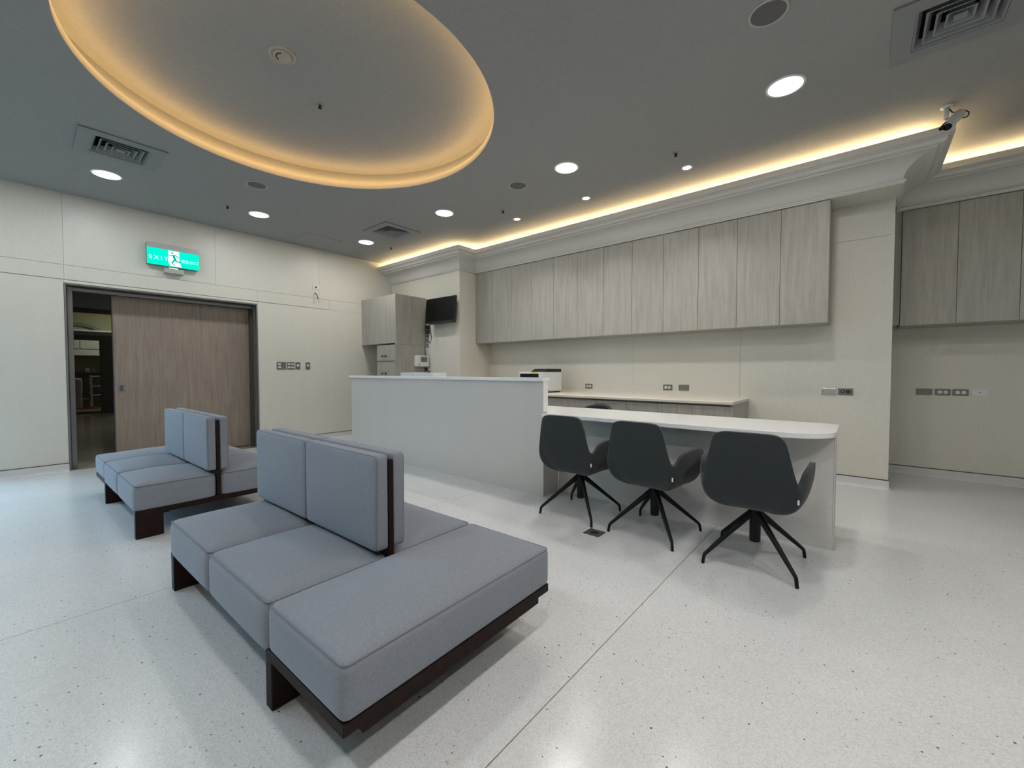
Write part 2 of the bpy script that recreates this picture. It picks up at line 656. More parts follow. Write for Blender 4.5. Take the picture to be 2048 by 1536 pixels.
# access hatch outline in the ceiling near the door wall
hx0, hx1, hy0, hy1 = -6.62, -5.99, 2.66, 3.19
hb = bmesh.new()
for a in ((hx0, hx1, hy0, hy0 + 0.006), (hx0, hx1, hy1 - 0.006, hy1), (hx0, hx0 + 0.006, hy0, hy1), (hx1 - 0.006, hx1, hy0, hy1)):
    add_box(hb, *a, ZC - 0.003, ZC + 0.002)
part('access_panel', hb, M['vent'], ceil)


# ---------------------------------------------------------------- walls
def panels(parent, rects, fn, mat):
    for r_ in rects:
        part('panel', fn(*r_), mat, parent)


TH = 0.012
DY0, DY1, DZ = 0.372, 2.255, 2.058      # door opening
WY0, WY1, WZ0, WZ1 = -2.25, -0.45, 0.10, 2.50    # window beside the camera, out of the picture
wl = bmesh.new()
add_box(wl, XW - 0.16, XW - TH, YS, WY0, 0, ZC)
add_box(wl, XW - 0.16, XW - TH, WY0, WY1, 0, WZ0)
add_box(wl, XW - 0.16, XW - TH, WY0, WY1, WZ1, ZC)
add_box(wl, XW - 0.16, XW - TH, WY1, DY0, 0, ZC)
add_box(wl, XW - 0.16, XW - TH, DY1, YCOL + 0.8, 0, ZC)
add_box(wl, XW - 0.16, XW - TH, DY0, DY1, DZ, ZC)
wl = struct('wall_left', wl, M['wallgap'], label='cream panelled wall with the sliding door')
g = 0.0007
GZ = 2.103
lp = lambda y0, y1, z0, z1: box(XW - TH, XW, y0 + g, y1 - g, z0, z1, 0.0012, 1)
rects = [(WY1, DY0 - 0.012, 0.09, GZ - 0.003), (DY1 + 0.012, YCOL, 0.09, GZ - 0.003),
         (DY0 - 0.012, DY1 + 0.012, DZ + 0.012, GZ - 0.003)]
for a, b_ in ((WY1, 0.366), (0.366, 2.272), (2.272, 3.33), (3.33, YCOL)):
    rects.append((a, b_, GZ + (0.003 if b_ < 3.4 else -0.0022), 2.262))
for a, b_ in ((WY1, 0.366), (0.366, 1.765), (1.765, 3.16), (3.16, YCOL)):
    rects.append((a, b_, 2.2645, ZC))
panels(wl, rects, lp, M['wall'])

wb = struct('wall_back', box(XCOL, XP - TH, YB + TH, YB + 0.3, 0, ZC), M['wallgap'], label='cream panelled wall behind the desk')
bp_ = lambda x0, x1, z0, z1: box(x0 + g, x1 - g, YB, YB + TH, z0, z1, 0.0012, 1)
rects = []
for a, b_ in ((XCOL, -3.55), (-3.55, -2.30), (-2.30, -1.055), (-1.055, XP)):
    rects += [(a, b_, 0.09, 2.349), (a, b_, 2.351, 2.70)]
panels(wb, rects, bp_, M['wall'])
struct('wall_pier', box(XP - TH, XP, YB + 0.001, YR, 0, ZC), M['wall'])
struct('wall_column', box(XW, XCOL, YCOL, YB + 0.3, 0, ZC, 0.002, 1), M['wall'], label='cream column carrying the television')
wr = struct('wall_recess', box(XP, XE, YR + TH, YR + 0.2, 0, ZC), M['wallgap'])
panels(wr, [(XP, 1.45, 0.09, 2.70), (1.45, 2.7, 0.09, 2.70), (2.7, XE, 0.09, 2.70)], lambda x0, x1, z0, z1: box(x0 + g, x1 - g, YR, YR + TH, z0, z1, 0.0012, 1), M['wall'])
struct('wall_right', box(XE, XE + 0.1, YS, YR + 0.2, 0, ZC), M['wall'])
struct('wall_front', box(XW - 0.2, XE + 0.1, YS - 0.1, YS, 0, ZC), M['wall'])
wd = struct_root('window_1', 'tall window in the door wall left of the picture')
for k in range(4):
    yk = WY0 + k * (WY1 - WY0) / 3
    part('mullion', box(XW - 0.10, XW - 0.04, yk - 0.02, yk + 0.02, WZ0, WZ1), M['steelm'], wd)
part('pane', box(XW - 0.074, XW - 0.068, WY0, WY1, WZ0, WZ1), M['glass'], wd)
pd = bpy.data.lights.new('window_portal', 'AREA')
pd.shape = 'RECTANGLE'
pd.size, pd.size_y = WY1 - WY0, WZ1 - WZ0
pd.cycles.is_portal = True
po = bpy.data.objects.new('window_portal', pd)
COL.objects.link(po)
po.location = (XW - 0.15, (WY0 + WY1) / 2, (WZ0 + WZ1) / 2)
po.rotation_euler = (R(90), 0, R(-90))


# coved skirting in terrazzo with a dark line on top
def skirting(name, p0, p1, nrm):
    """p0->p1 along the wall foot, nrm into the room"""
    prof = [(0.0, 0.0), (0.030, 0.0), (0.018, 0.006), (0.010, 0.018), (0.007, 0.035), (0.006, 0.083), (0.0, 0.083)]
    bm = bmesh.new()
    rows = []
    for p in (p0, p1):
        rows.append([bm.verts.new((p[0] + nrm[0] * d, p[1] + nrm[1] * d, z)) for d, z in prof])
    n = len(prof)
    for i in range(n):
        bm.faces.new((rows[0][i], rows[0][(i + 1) % n], rows[1][(i + 1) % n], rows[1][i]))
    bm.faces.new(rows[0])
    bm.faces.new(rows[1])
    o = struct(name, bm, M['skirt'])
    q0 = (p0[0] + nrm[0] * 0.005, p0[1] + nrm[1] * 0.005)
    q1 = (p1[0] + nrm[0] * 0.005, p1[1] + nrm[1] * 0.005)
    part('line_strip', box(min(p0[0], q0[0], p1[0], q1[0]), max(p0[0], q0[0], p1[0], q1[0]), min(p0[1], q0[1], p1[1], q1[1]), max(p0[1], q0[1], p1[1], q1[1]), 0.083, 0.090), M['skirtline'], o)
    return o


skirting('baseboard_left', (XW, YS), (XW, DY0 - 0.012), (1, 0))
skirting('baseboard_left', (XW, DY1 + 0.012), (XW, YCOL), (1, 0))
skirting('baseboard_back', (XCOL, YB), (XP, YB), (0, -1))
skirting('baseboard_column', (XW, YCOL), (XCOL, YCOL), (0, -1))
skirting('baseboard_pier', (XP, YB), (XP, YR), (1, 0))
skirting('baseboard_recess', (XP, YR), (XE, YR), (0, -1))

# bulkhead above the cabinets and the lit cornice running round it
bk = bmesh.new()
add_box(bk, XCOL, 0.21, YCAB, YB + 0.3, 2.68, ZC)
add_box(bk, 0.21, XE, YRC, YR + 0.2, 2.68, ZC)
struct('trim_bulkhead', bk, M['wall'], label='cream bulkhead above the cabinets')
prof = [(0.0, 2.68), (0.018, 2.68), (0.018, 2.690), (0.026, 2.692), (0.031, 2.699), (0.030, 2.707), (0.022, 2.712), (0.012, 2.712), (0.012, 2.722)]
for k in range(11):                      # big concave cove
    t = k / 10 * PI / 2
    prof.append((0.014 + 0.166 * (1 - math.cos(t)), 2.722 + 0.122 * math.sin(t)))
prof += [(0.196, 2.846), (0.196, 2.862), (0.222, 2.862), (0.236, 2.868), (0.243, 2.880), (0.243, 2.894), (0.256, 2.894), (0.256, 2.904),
         (0.280, 2.904), (0.280, 2.957), (0.258, 2.957), (0.258, 2.916), (0.0, 2.916)]
path = [(XW, YCOL, 0, -1), (XCOL, YCOL, 1, -1), (XCOL, YCAB, 1, -1), (0.21, YCAB, 1, -1), (0.21, YRC, 1, -1), (XE, YRC, 0, -1)]
bm = bmesh.new()
rows = [[bm.verts.new((x + nx * d, y + ny * d, z)) for d, z in prof] for x, y, nx, ny in path]
for a, b_ in zip(rows, rows[1:]):
    for i in range(len(prof) - 1):
        bm.faces.new((a[i], a[i + 1], b_[i + 1], b_[i]))
struct('trim_cornice', bm, M['cornice'], label='white stepped cornice with a light trough')
sp = [(0.090, 2.920), (0.090, 2.932), (0.130, 2.932), (0.130, 2.920)]
bm = bmesh.new()
rows = [[bm.verts.new((x + nx * d, y + ny * d, z)) for d, z in sp] for x, y, nx, ny in path]
for a, b_ in zip(rows, rows[1:]):
    for i in range(4):
        bm.faces.new((a[i], a[(i + 1) % 4], b_[(i + 1) % 4], b_[i]))
tag(link('light_strip', bm_mesh('light_strip', bm), M['cove_led']), 'warm light strip lying in the cornice trough', 'light strip')

# ---------------------------------------------------------------- sliding door
dr = struct_root('door_1', 'half open sliding door with brown wood leaf in a steel frame')
fr = bmesh.new()
add_box(fr, XW - 0.05, XW + 0.004, DY0 - 0.012, DY0 + 0.006, 0, DZ + 0.010, 0.002, 1)
add_box(fr, XW - 0.05, XW + 0.004, DY1 - 0.006, DY1 + 0.012, 0, DZ + 0.010, 0.002, 1)
add_box(fr, XW - 0.12, XW + 0.004, DY0 + 0.006, DY1 - 0.006, DZ - 0.006, DZ + 0.010, 0.002, 1)
part('frame', fr, M['steelm'], dr)
part('slot', box(XW - 0.20, XW - 0.05, DY1 + 0.002, DY1 + 0.010, 0, DZ), M['ventd'], dr)
part('slot', box(XW - 0.20, XW - 0.05, DY0 - 0.010, DY0 - 0.002, 0, DZ), M['ventd'], dr)
part('post', box(XW - 0.13, XW - 0.075, DY1 - 0.014, DY1 + 0.002, 0, DZ - 0.006, 0.002, 1), M['steelm'], dr)
part('post', box(XW - 0.15, XW - 0.105, 0.388, 0.432, 0, DZ - 0.006, 0.003, 1), M['steelm'], dr)
part('stop', box(XW - 0.245, XW - 0.16, DY1 - 0.030, DY1 + 0.010, 0, DZ - 0.006), M['stopwood'], dr)
part('track_cover', box(XW - 0.15, XW - 0.12, DY0 + 0.006, DY1 - 0.006, 2.005, DZ - 0.010, 0.003, 1), M['steelm'], dr)
part('track', box(XW - 0.31, XW - 0.15, DY0 + 0.006, DY1 + 0.002, 2.014, DZ + 0.02), M['steeld'], dr)
leaf = part('leaf', box(XW - 0.295, XW - 0.252, 0.772, 2.262, 0.012, 2.013, 0.002, 1), M['doorwood'], dr)
part('edge_trim', box(XW - 0.297, XW - 0.250, 0.763, 0.772, 0.012, 2.013), M['steeld'], leaf)
hd = bmesh.new()
add_box(hd, XW - 0.253, XW - 0.247, 0.803, 0.862, 0.848, 0.955, 0.003, 1)
part('handle', hd, M['steel'], leaf, label='recessed steel pull')
part('handle_recess', box(XW - 0.2475, XW - 0.2455, 0.814, 0.851, 0.858, 0.935), M['steeld'], leaf)
part('handle_lip', box(XW - 0.249, XW - 0.238, 0.803, 0.862, 0.948, 0.957, 0.002, 1), M['silver'], leaf)
for yy, zz in ((DY1 + 0.004, 0.985), (DY1 + 0.004, 0.35), (DY1 + 0.004, 1.6)):
    part('screw', lathe([(0.004, 0), (0.003, 0.002)], seg=8, ct=True), M['steeld'], dr).matrix_local = Matrix.Translation((XW + 0.004, yy, zz)) @ Matrix.Rotation(PI / 2, 4, 'Y')

# ---------------------------------------------------------------- hall and far room seen through the door
HX = -15.3
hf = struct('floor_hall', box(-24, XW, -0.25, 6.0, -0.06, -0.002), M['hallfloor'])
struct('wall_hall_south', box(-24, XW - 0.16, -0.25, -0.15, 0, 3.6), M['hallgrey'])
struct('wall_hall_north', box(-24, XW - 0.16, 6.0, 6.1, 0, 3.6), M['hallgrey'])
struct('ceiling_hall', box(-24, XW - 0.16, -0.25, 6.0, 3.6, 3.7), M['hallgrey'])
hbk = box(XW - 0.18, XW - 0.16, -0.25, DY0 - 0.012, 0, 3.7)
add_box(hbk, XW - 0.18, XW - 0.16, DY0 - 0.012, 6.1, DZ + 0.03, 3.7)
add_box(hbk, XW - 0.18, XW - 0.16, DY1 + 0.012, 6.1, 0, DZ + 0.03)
struct('wall_hall_back', hbk, M['hallgrey'])  # unseen wall added to keep sky light from leaking into the hall
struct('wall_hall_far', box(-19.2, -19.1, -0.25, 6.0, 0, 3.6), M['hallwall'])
hb = bmesh.new()
add_box(hb, HX - 0.08, HX, -0.15, 6.0, 2.72, 3.6)
struct('wall_hall_front', hb, M['hallgrey'])
gd = thing('glass_entrance', 'dark framed glass entrance far beyond the open sliding door', 'glass door', (HX, 1.3, 0))
part('head_rail', box(-0.09, 0.02, -1.44, 4.69, 2.60, 2.72), M['darkframe'], gd)
part('transom_rail', box(-0.09, 0.02, -1.44, 4.69, 2.03, 2.125), M['steeld'], gd)
dl = part('door_leaf_rail', box(-0.07, 0.0, -1.0, 0.13, 1.90, 2.025), M['darkframe'], gd)
part('stile', box(-0.07, 0.0, 0.13, 0.62, 0.0, 2.03), M['darkframe'], gd)
part('stile', box(-0.07, 0.0, -1.44, -1.0, 0.0, 2.03), M['darkframe'], gd)
part('threshold', box(-0.07, 0.02, -1.0, 0.13, 0.0, 0.06), M['darkframe'], gd)
part('pane', box(-0.045, -0.035, -1.0, 0.13, 0.06, 1.90), M['glass'], gd)
part('pane', box(-0.045, -0.035, -1.44, 4.69, 2.125, 2.60), M['glass'], gd)
# arched moulding on the yellow wall of the far room
am = bmesh.new()
pts = [(-19.08, 1.30 + 0.75 * math.cos(t), 1.83 + 0.75 * math.sin(t)) for t in [k / 24 * PI for k in range(25)]]
add_tube(am, pts, 0.06, 8)
struct('trim_arch', am, M['hallgrey'], True)
hc = thing('wall_cabinet', 'pale wall cabinet in the dim far room', 'cabinet', (-19.1, 1.5, 0))
part('body', box(0.02, 0.45, -0.9, 1.2, 1.60, 2.40), M['white'], hc)
for k in range(3):
    part('door', box(0.45, 0.47, -0.88 + k * 0.69, -0.21 + k * 0.69, 1.80, 2.38, 0.006, 1), M['white'], hc)
ck = thing('dark_counter', 'dark counter with objects on top in the far room', 'counter', (-18.2, 1.5, 0))
part('body', box(-0.3, 0.25, -0.9, 1.0, 0.0, 1.03), M['darkframe'], ck)
part('top', box(-0.33, 0.28, -0.92, 1.02, 1.03, 1.07), M['darkframe'], ck)
for k, (y, w, h, mt, lb) in enumerate(((1.36, 0.10, 0.13, 'hallgrey', 'grey book box on the far dark counter'), (1.50, 0.09, 0.10, 'greyd', 'small black book box on the far dark counter'), (1.70, 0.10, 0.17, 'worktop', 'cream carton on the far dark counter'))):
    tag(link('carton', bm_mesh('carton', box(-18.25, -18.05, y, y + w, 1.07, 1.07 + h, 0.004, 1)), M[mt]), lb, 'carton')
ct = thing('trolley', 'white framed trolley in front of the far dark counter', 'trolley', (-17.5, 1.56, 0))
for sx in (-0.2, 0.2):
    for sy in (-0.13, 0.13):
        part('post', box(sx - 0.012, sx + 0.012, sy - 0.012, sy + 0.012, 0.05, 0.98), M['white'], ct)
for z in (0.40, 0.66, 0.95):
    part('shelf', box(-0.2, 0.2, -0.13, 0.13, z - 0.012, z + 0.012), M['white'], ct)
for sx in (-0.18, 0.18):
    for sy in (-0.11, 0.11):
        part('wheel', tube([(sx, sy - 0.015, 0.044), (sx, sy + 0.015, 0.044)], 0.04, 12), M['darkframe'], ct)
tag(link('printed_bag', bm_mesh('printed_bag', cushion_bm(-17.42, -17.27, 1.05, 1.24, 0.004, 0.90, 0.05), True), M['pinkprint']), 'printed pinkish cloth bag standing beside the trolley', 'bag')
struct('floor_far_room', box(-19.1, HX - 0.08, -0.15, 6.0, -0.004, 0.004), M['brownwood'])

# dim unseen lamps added to brighten the hall and the far room
hl = thing('hall_fill_lamp', 'dim unseen ceiling lamp added to light the far room', 'lamp', (-17.3, 2.6, 3.6))
part('cover', lathe([(0.18, 0.0), (0.18, -0.06), (0.16, -0.08)], seg=24, cb=True, ct=True), emitter('hall_glow', (1, 0.93, 0.75), 2.0), hl)
ld = bpy.data.lights.new('hall_fill_light', 'AREA')
ld.shape = 'DISK'
ld.size = 0.5
ld.energy = 60
ld.color = (1.0, 0.93, 0.75)
lo = bpy.data.objects.new('hall_fill_light', ld)
COL.objects.link(lo)
lo.parent = hl
lo.location = (0, 0, -0.1)

hl2 = thing('hall_fill_lamp', 'dim unseen ceiling lamp added to brighten the hall behind the sliding door', 'lamp', (-11.5, 3.6, 3.6))  # put in to lift the dark hall wall above the entrance
part('cover', lathe([(0.18, 0.0), (0.18, -0.06), (0.16, -0.08)], seg=24, cb=True, ct=True), emitter('hall_glow_cool', (0.85, 1, 0.95), 1.0), hl2)
ld2 = ld.copy()
ld2.energy = 65
ld2.color = (1.0, 0.95, 0.82)
lo2 = bpy.data.objects.new('hall_fill_light', ld2)
COL.objects.link(lo2)
lo2.parent = hl2
lo2.location = (0, 0, -0.1)

# ---------------------------------------------------------------- upper cabinets over the desk
DW = (XP - 0.455 - XCOL) / 12.0        # one door


def wall_cabinet(label, x0, w, yf, yb, z0, z1, nd=2, mat='cab', group=None):
    t = thing('wall_cabinet', label, 'cabinet', (x0, yf, z0), 0, group)
    d = yb - yf
    h = z1 - z0
    part('body', box(0.001, w - 0.001, 0.020, d, 0.0, h, 0.001, 1), M['cabgap'], t)
    part('bottom_panel', box(0.001, w - 0.001, 0.002, d - 0.002, -0.004, 0.0), M['cab'], t)
    part('end_panel', box(w - 0.004, w - 0.0005, 0.019, d, -0.003, h), M['cab'], t)
    me = None
    for k in range(nd):
        dw = w / nd
        if me is None:
            me = bm_mesh('door', box(0.0015, dw - 0.0015, 0.0, 0.018, 0.0, h - 0.006, 0.0012, 1))
            me.materials.append(M['cab'])
        o = part('door', me, None, t)
        o.location.x = k * dw
    return t


names = ['first', 'second', 'third', 'fourth', 'fifth', 'last']
for i in range(6):
    lb = {0: 'grey-beige wood wall cabinet right beside the television column',
          5: 'grey-beige wood wall cabinet at the open right end of the row'}.get(i, 'grey-beige wood wall cabinet, %s of six counting from the television column' % names[i])
    wall_cabinet(lb, XCOL + i * 2 * DW, 2 * DW, YCAB, YB, 1.556, 2.68, group='upper cabinets over the desk')
wall_cabinet('brownish wall cabinet in the recess right of the desk wall', 0.262, 0.77, YRC, YR, 1.556, 2.68, group='recess cabinets')
wall_cabinet('brownish recess wall cabinet cut off by the right picture edge', 1.032, 0.77, YRC, YR, 1.556, 2.68, group='recess cabinets')
ff = thing('filler_panel', 'narrow wood filler strip between pier and recess cabinet', 'panel', (XP, YRC + 0.02, 1.56))
part('strip', box(0.001, 0.070, 0.0, 0.02, 0.0, 1.12, 0.001, 1), M['cab'], ff)
part('side', box(0.068, 0.071, -0.0, 0.40, 0.0, 1.12), M['cabgap'], ff)

# ---------------------------------------------------------------- corner cabinets left of the television
XR_, YF_ = -5.695, 3.898
tc_ = thing('wall_cabinet', 'grey wood corner wall cabinet between door wall and television', 'cabinet', (XW, YF_, 1.556))
w = XR_ - XW
part('body', box(0.001, w - 0.02, 0.02, YCOL - YF_, 0, 0.775, 0.001, 1), M['cab'], tc_)
part('end_panel', box(w - 0.02, w, 0.0, YCOL - YF_, -0.02, 0.775, 0.001, 1), M['cab'], tc_)
part('door', box(0.001, w - 0.022, 0.0, 0.018, -0.004, 0.772, 0.0015, 1), M['cab'], tc_)
dc = thing('drawer_cabinet', 'tall wood drawer cabinet with black locks below the corner cabinet', 'cabinet', (-6.235, YF_, 0))
w2 = XR_ + 6.235
part('body', box(0.0, w2 - 0.02, 0.02, YCOL - YF_ - 0.035, 0.0, 1.53, 0.001, 1), M['cab'], dc)
part('end_panel', box(w2 - 0.02, w2, 0.0, YCOL - YF_ - 0.035, 0.0, 1.534, 0.001, 1), M['cab'], dc)
kn = bm_mesh('knob', lathe([(0.007, 0), (0.007, 0.012), (0.016, 0.016), (0.016, 0.026), (0.011, 0.030)], seg=12, ct=True), True)
kn.materials.append(M['black'])
for z0, z1 in ((1.272, 1.525), (0.99, 1.252), (0.71, 0.97), (0.10, 0.69)):
    d_ = part('drawer', box(0.004, w2 - 0.024, 0.0, 0.018, z0, z1, 0.0015, 1), M['cab'], dc)
    for kx in (0.185, 0.275):
        k_ = part('knob', kn, None, d_)
        k_.matrix_local = Matrix.Translation((kx, 0.0, z0 + 0.075)) @ Matrix.Rotation(PI / 2, 4, 'X')

# ---------------------------------------------------------------- low back cabinets and worktop
lw = 0.3625
for i in range(5):
    x1 = -0.983 - (4 - i) * 2 * lw
    x0 = x1 - 2 * lw
    vis = {4: 'low wood base cabinet at the right end under the beige worktop', 3: 'low wood base cabinet behind the desk, second from its right end',
           2: 'low wood base cabinet just right of the printer'}.get(i, 'low wood base cabinet hidden behind the grey reception counter')
    if i == 0:
        x0 = XCOL
    t = thing('base_cabinet', vis, 'cabinet', (x0, 4.47, 0), 0, 'low cabinets behind the desk')
    ww = x1 - x0
    part('body', box(0.001, ww - 0.002, 0.02, YB - 4.47 - 0.032, 0.08, 0.772, 0.001, 1), M['cabgap'], t)
    part('plinth', box(0.001, ww - 0.002, 0.06, YB - 4.47 - 0.032, 0.0, 0.08), M['greyd'], t)
    if i == 4:
        part('end_panel', box(ww - 0.002, ww + 0.018, 0.0, YB - 4.47 - 0.032, 0.0, 0.772, 0.001, 1), M['cab'], t)
    for k in range(2):
        part('door', box(k * ww / 2 + 0.0015, (k + 1) * ww / 2 - 0.0015, 0, 0.018, 0.085, 0.752, 0.0012, 1), M['cab'], t)
wt = thing('worktop', 'long beige worktop on the low cabinets behind the desk', 'worktop', (XCOL, 4.44, 0.772))
part('slab', box(0.001, -0.959 - XCOL, 0.0, YB - 4.44 - 0.001, 0.0, 0.033, 0.008, 3), M['worktop'], wt)
part('upstand', box(0.001, -0.965 - XCOL, YB - 4.44 - 0.012, YB - 4.44 - 0.001, 0.033, 0.043), M['worktop'], wt)

# printer
pt = thing('printer', 'white laser printer with black top on the beige worktop', 'printer', (-3.66, 4.5, 0.8052))
part('body', box(0.0, 0.375, 0.0, 0.50, 0.02, 0.285, 0.008, 2), M['white'], pt)
part('foot', box(0.02, 0.355, 0.02, 0.48, 0.0, 0.02), M['greyd'], pt)
top = bmesh.new()
ys_ = [(0.06, 0.285), (0.16, 0.330), (0.49, 0.330), (0.49, 0.285)]
a = [top.verts.new((0.15, y, z)) for y, z in ys_]
b_ = [top.verts.new((0.372, y, z)) for y, z in ys_]
for i in range(4):
    top.faces.new((a[i], a[(i + 1) % 4], b_[(i + 1) % 4], b_[i]))
top.faces.new(a)
top.faces.new(b_)
part('scanner_lid', top, M['black'], pt)
part('control_screen', box(0.02, 0.335, -0.004, 0.002, 0.215, 0.262, 0.001, 1), M['screen'], pt)
part('warning_label', box(0.22, 0.33, -0.003, 0.001, 0.266, 0.283), M['yellow'], pt)
part('paper_tray', box(0.012, 0.363, -0.006, 0.002, 0.03, 0.12, 0.003, 1), M['white'], pt)
part('side_vent', box(0.374, 0.377, 0.08, 0.17, 0.03, 0.045), M['greyd'], pt)

# ---------------------------------------------------------------- reception counter and desk
cn = thing('reception_counter', 'light grey reception counter with thin white top, left of the chairs', 'counter', (-5.375, 2.965, 0))
L = 5.375 - 2.136
part('front_panel', box(0.0, L - 0.004, 0.0, 0.062, 0.0, 1.012, 0.001, 1), M['counter'], cn)
part('end_cap', box(L - 0.004, L + 0.001, -0.001, 0.063, 0.742, 1.012), M['quartz'], cn)
part('end_cap', box(L - 0.004, L, 0.0, 0.235, 0.0, 0.707), M['counter'], cn)
part('top', box(-0.02, L + 0.006, -0.028, 0.085, 1.012, 1.043, 0.004, 2), M['quartz'], cn)
part('left_panel', box(0.0, 0.03, 0.062, 0.70, 0.0, 0.70), M['counter'], cn)
part('inner_desk', box(0.0, L - 0.005, 0.063, 0.70, 0.702, 0.732, 0.003, 1), M['quartz'], cn)

dk = thing('desk', 'long white quartz desk with rounded corner behind the chairs', 'desk', (-0.12, 2.932, 0))
poly = [(-2.014, 0.0), (-0.30, 0.0)]
for k in range(1, 13):
    t = k / 12 * PI / 2
    poly.append((-0.30 + 0.30 * math.sin(t), 0.25 * (1 - math.cos(t))))
poly += [(0.0, 0.722), (-2.014, 0.722)]
sb = prism(poly, 0.706, 0.735)
bmesh.ops.bevel(sb, geom=[e for e in sb.edges if abs(e.verts[0].co.z - e.verts[1].co.z) < 1e-6], offset=0.003, segments=2, affect='EDGES')
part('desktop', sb, M['quartz'], dk)
part('modesty_panel', box(-2.012, -0.010, 0.268, 0.300, 0.0, 0.706, 0.001, 1), M['counter'], dk)
part('end_panel', box(-0.0095, -0.003, 0.267, 0.42, 0.0, 0.706, 0.001, 1), M['counter'], dk)

# white boxes standing behind the counter ledge
tag(link('document_box', bm_mesh('document_box', prism([(-4.80, 3.36), (-4.44, 3.30), (-4.44, 3.52), (-4.74, 3.52)], 0.733, 1.083)), M['paper']), 'white flat box behind the counter ledge, left of the pair', 'box', 'white boxes behind the counter')
tag(link('document_box', bm_mesh('document_box', box(-4.43, -4.05, 3.30, 3.52, 0.733, 1.080, 0.003, 1)), M['paper']), 'white flat box behind the counter ledge, right of the pair', 'box', 'white boxes behind the counter')

# ---------------------------------------------------------------- television and small things on the column
tv = thing('television', 'black flat television on the cream column', 'television', (-5.17, 4.36, 2.07))
tv.rotation_euler = (R(-4), 0, R(1.5))
part('casing', box(-0.345, 0.345, 0.0, 0.035, -0.195, 0.205, 0.006, 2), M['black'], tv)
part('screen', box(-0.335, 0.335, -0.001, 0.003, -0.175, 0.195), M['screen'], tv)
part('bottom_bar', box(-0.25, 0.33, 0.0, 0.045, -0.212, -0.194, 0.006, 2), M['black'], tv)
part('wall_bracket', box(-0.08, 0.08, 0.035, 0.13, -0.10, 0.10), M['blackm'], tv)
part('power_cable', tube([(-0.29, 0.05, -0.19), (-0.27, 0.06, -0.30), (-0.26, 0.08, -0.42), (-0.31, 0.10, -0.50), (-0.35, 0.10, -0.47)], 0.006, 8), M['black'], tv, True)
ad = thing('power_adapter', 'black plug adapter hanging under the television', 'adapter', (-5.62, 4.47, 1.80))
part('body', box(-0.03, 0.03, -0.03, 0.03, 0.0, 0.07, 0.006, 2), M['black'], ad)
part('plug', box(-0.022, 0.022, -0.02, 0.03, -0.075, -0.01, 0.005, 2), M['black'], ad)
part('lead', tube([(0, 0, 0.0), (-0.01, 0.0, -0.05), (-0.012, 0.01, -0.14)], 0.005, 8), M['black'], ad, True)


def socket_plate(label, loc, axis, w, h, style, mat='plate', group='wall sockets and switches'):
    """plate on a wall; axis 'y' faces -y, 'x' faces +x"""
    t = thing('wall_socket' if style not in ('blank',) else 'cover_plate', label, 'socket' if style not in ('blank', 'switch') else ('switch' if style == 'switch' else 'cover plate'), loc, PI / 2 if axis == 'x' else 0.0, group)
    part('plate', box(-w / 2, w / 2, -0.008, -0.0002, -h / 2, h / 2, 0.003, 2), M[mat], t)
    if style == 'duplex':
        for s_ in (-1, 1):
            o = part('outlet', lathe([(0.017, 0), (0.016, 0.004)], seg=20, ct=True), M['white'], t)
            o.matrix_local = Matrix.Translation((s_ * 0.021, -0.008, 0)) @ Matrix.Rotation(PI / 2, 4, 'X')
            for q in (-0.005, 0.005):
                part('slot', box(s_ * 0.021 + q - 0.001, s_ * 0.021 + q + 0.001, -0.0126, -0.0118, -0.005, 0.005), M['black'], t)
    elif style == 'jack':
        for s_, mt in ((-1, 'black'), (1, 'black')):
            o = part('outlet', lathe([(0.017, 0), (0.016, 0.004)], seg=20, ct=True), M[mt], t)
            o.matrix_local = Matrix.Translation((s_ * 0.021, -0.008, 0)) @ Matrix.Rotation(PI / 2, 4, 'X')
        part('plug', box(-0.026, -0.016, -0.016, -0.011, -0.005, 0.005), M['white'], t)
    elif style == 'switch':
        for s_ in (-1, 1):
            part('rocker', box(-w * 0.38, -w * 0.04, -0.012, -0.008, s_ * 0.022 - 0.012, s_ * 0.022 + 0.012, 0.002, 1), M['white'], t)
    elif style == 'switch4':
        for sx in (-1, 1):
            for s_ in (-1, 1):
                part('rocker', box(sx * w * 0.23 - w * 0.17, sx * w * 0.23 + w * 0.17, -0.012, -0.008, s_ * 0.024 - 0.011, s_ * 0.024 + 0.011, 0.002, 1), M['white'], t)
    elif style == 'single':
        o = part('outlet', lathe([(0.019, 0), (0.018, 0.004)], seg=20, ct=True), M['white'], t)
        o.matrix_local = Matrix.Translation((0, -0.008, 0.005)) @ Matrix.Rotation(PI / 2, 4, 'X')
        part('slot', box(-0.006, 0.006, -0.0126, -0.0118, 0.0, 0.010), M['greyd'], t)
    elif style == 'blank':
        for s_ in (-1, 1):
            o = part('screw', lathe([(0.004, 0), (0.003, 0.002)], seg=10, ct=True), M['steeld'], t)
            o.matrix_local = Matrix.Translation((s_ * w * 0.38, -0.008, 0)) @ Matrix.Rotation(PI / 2, 4, 'X')
    return t


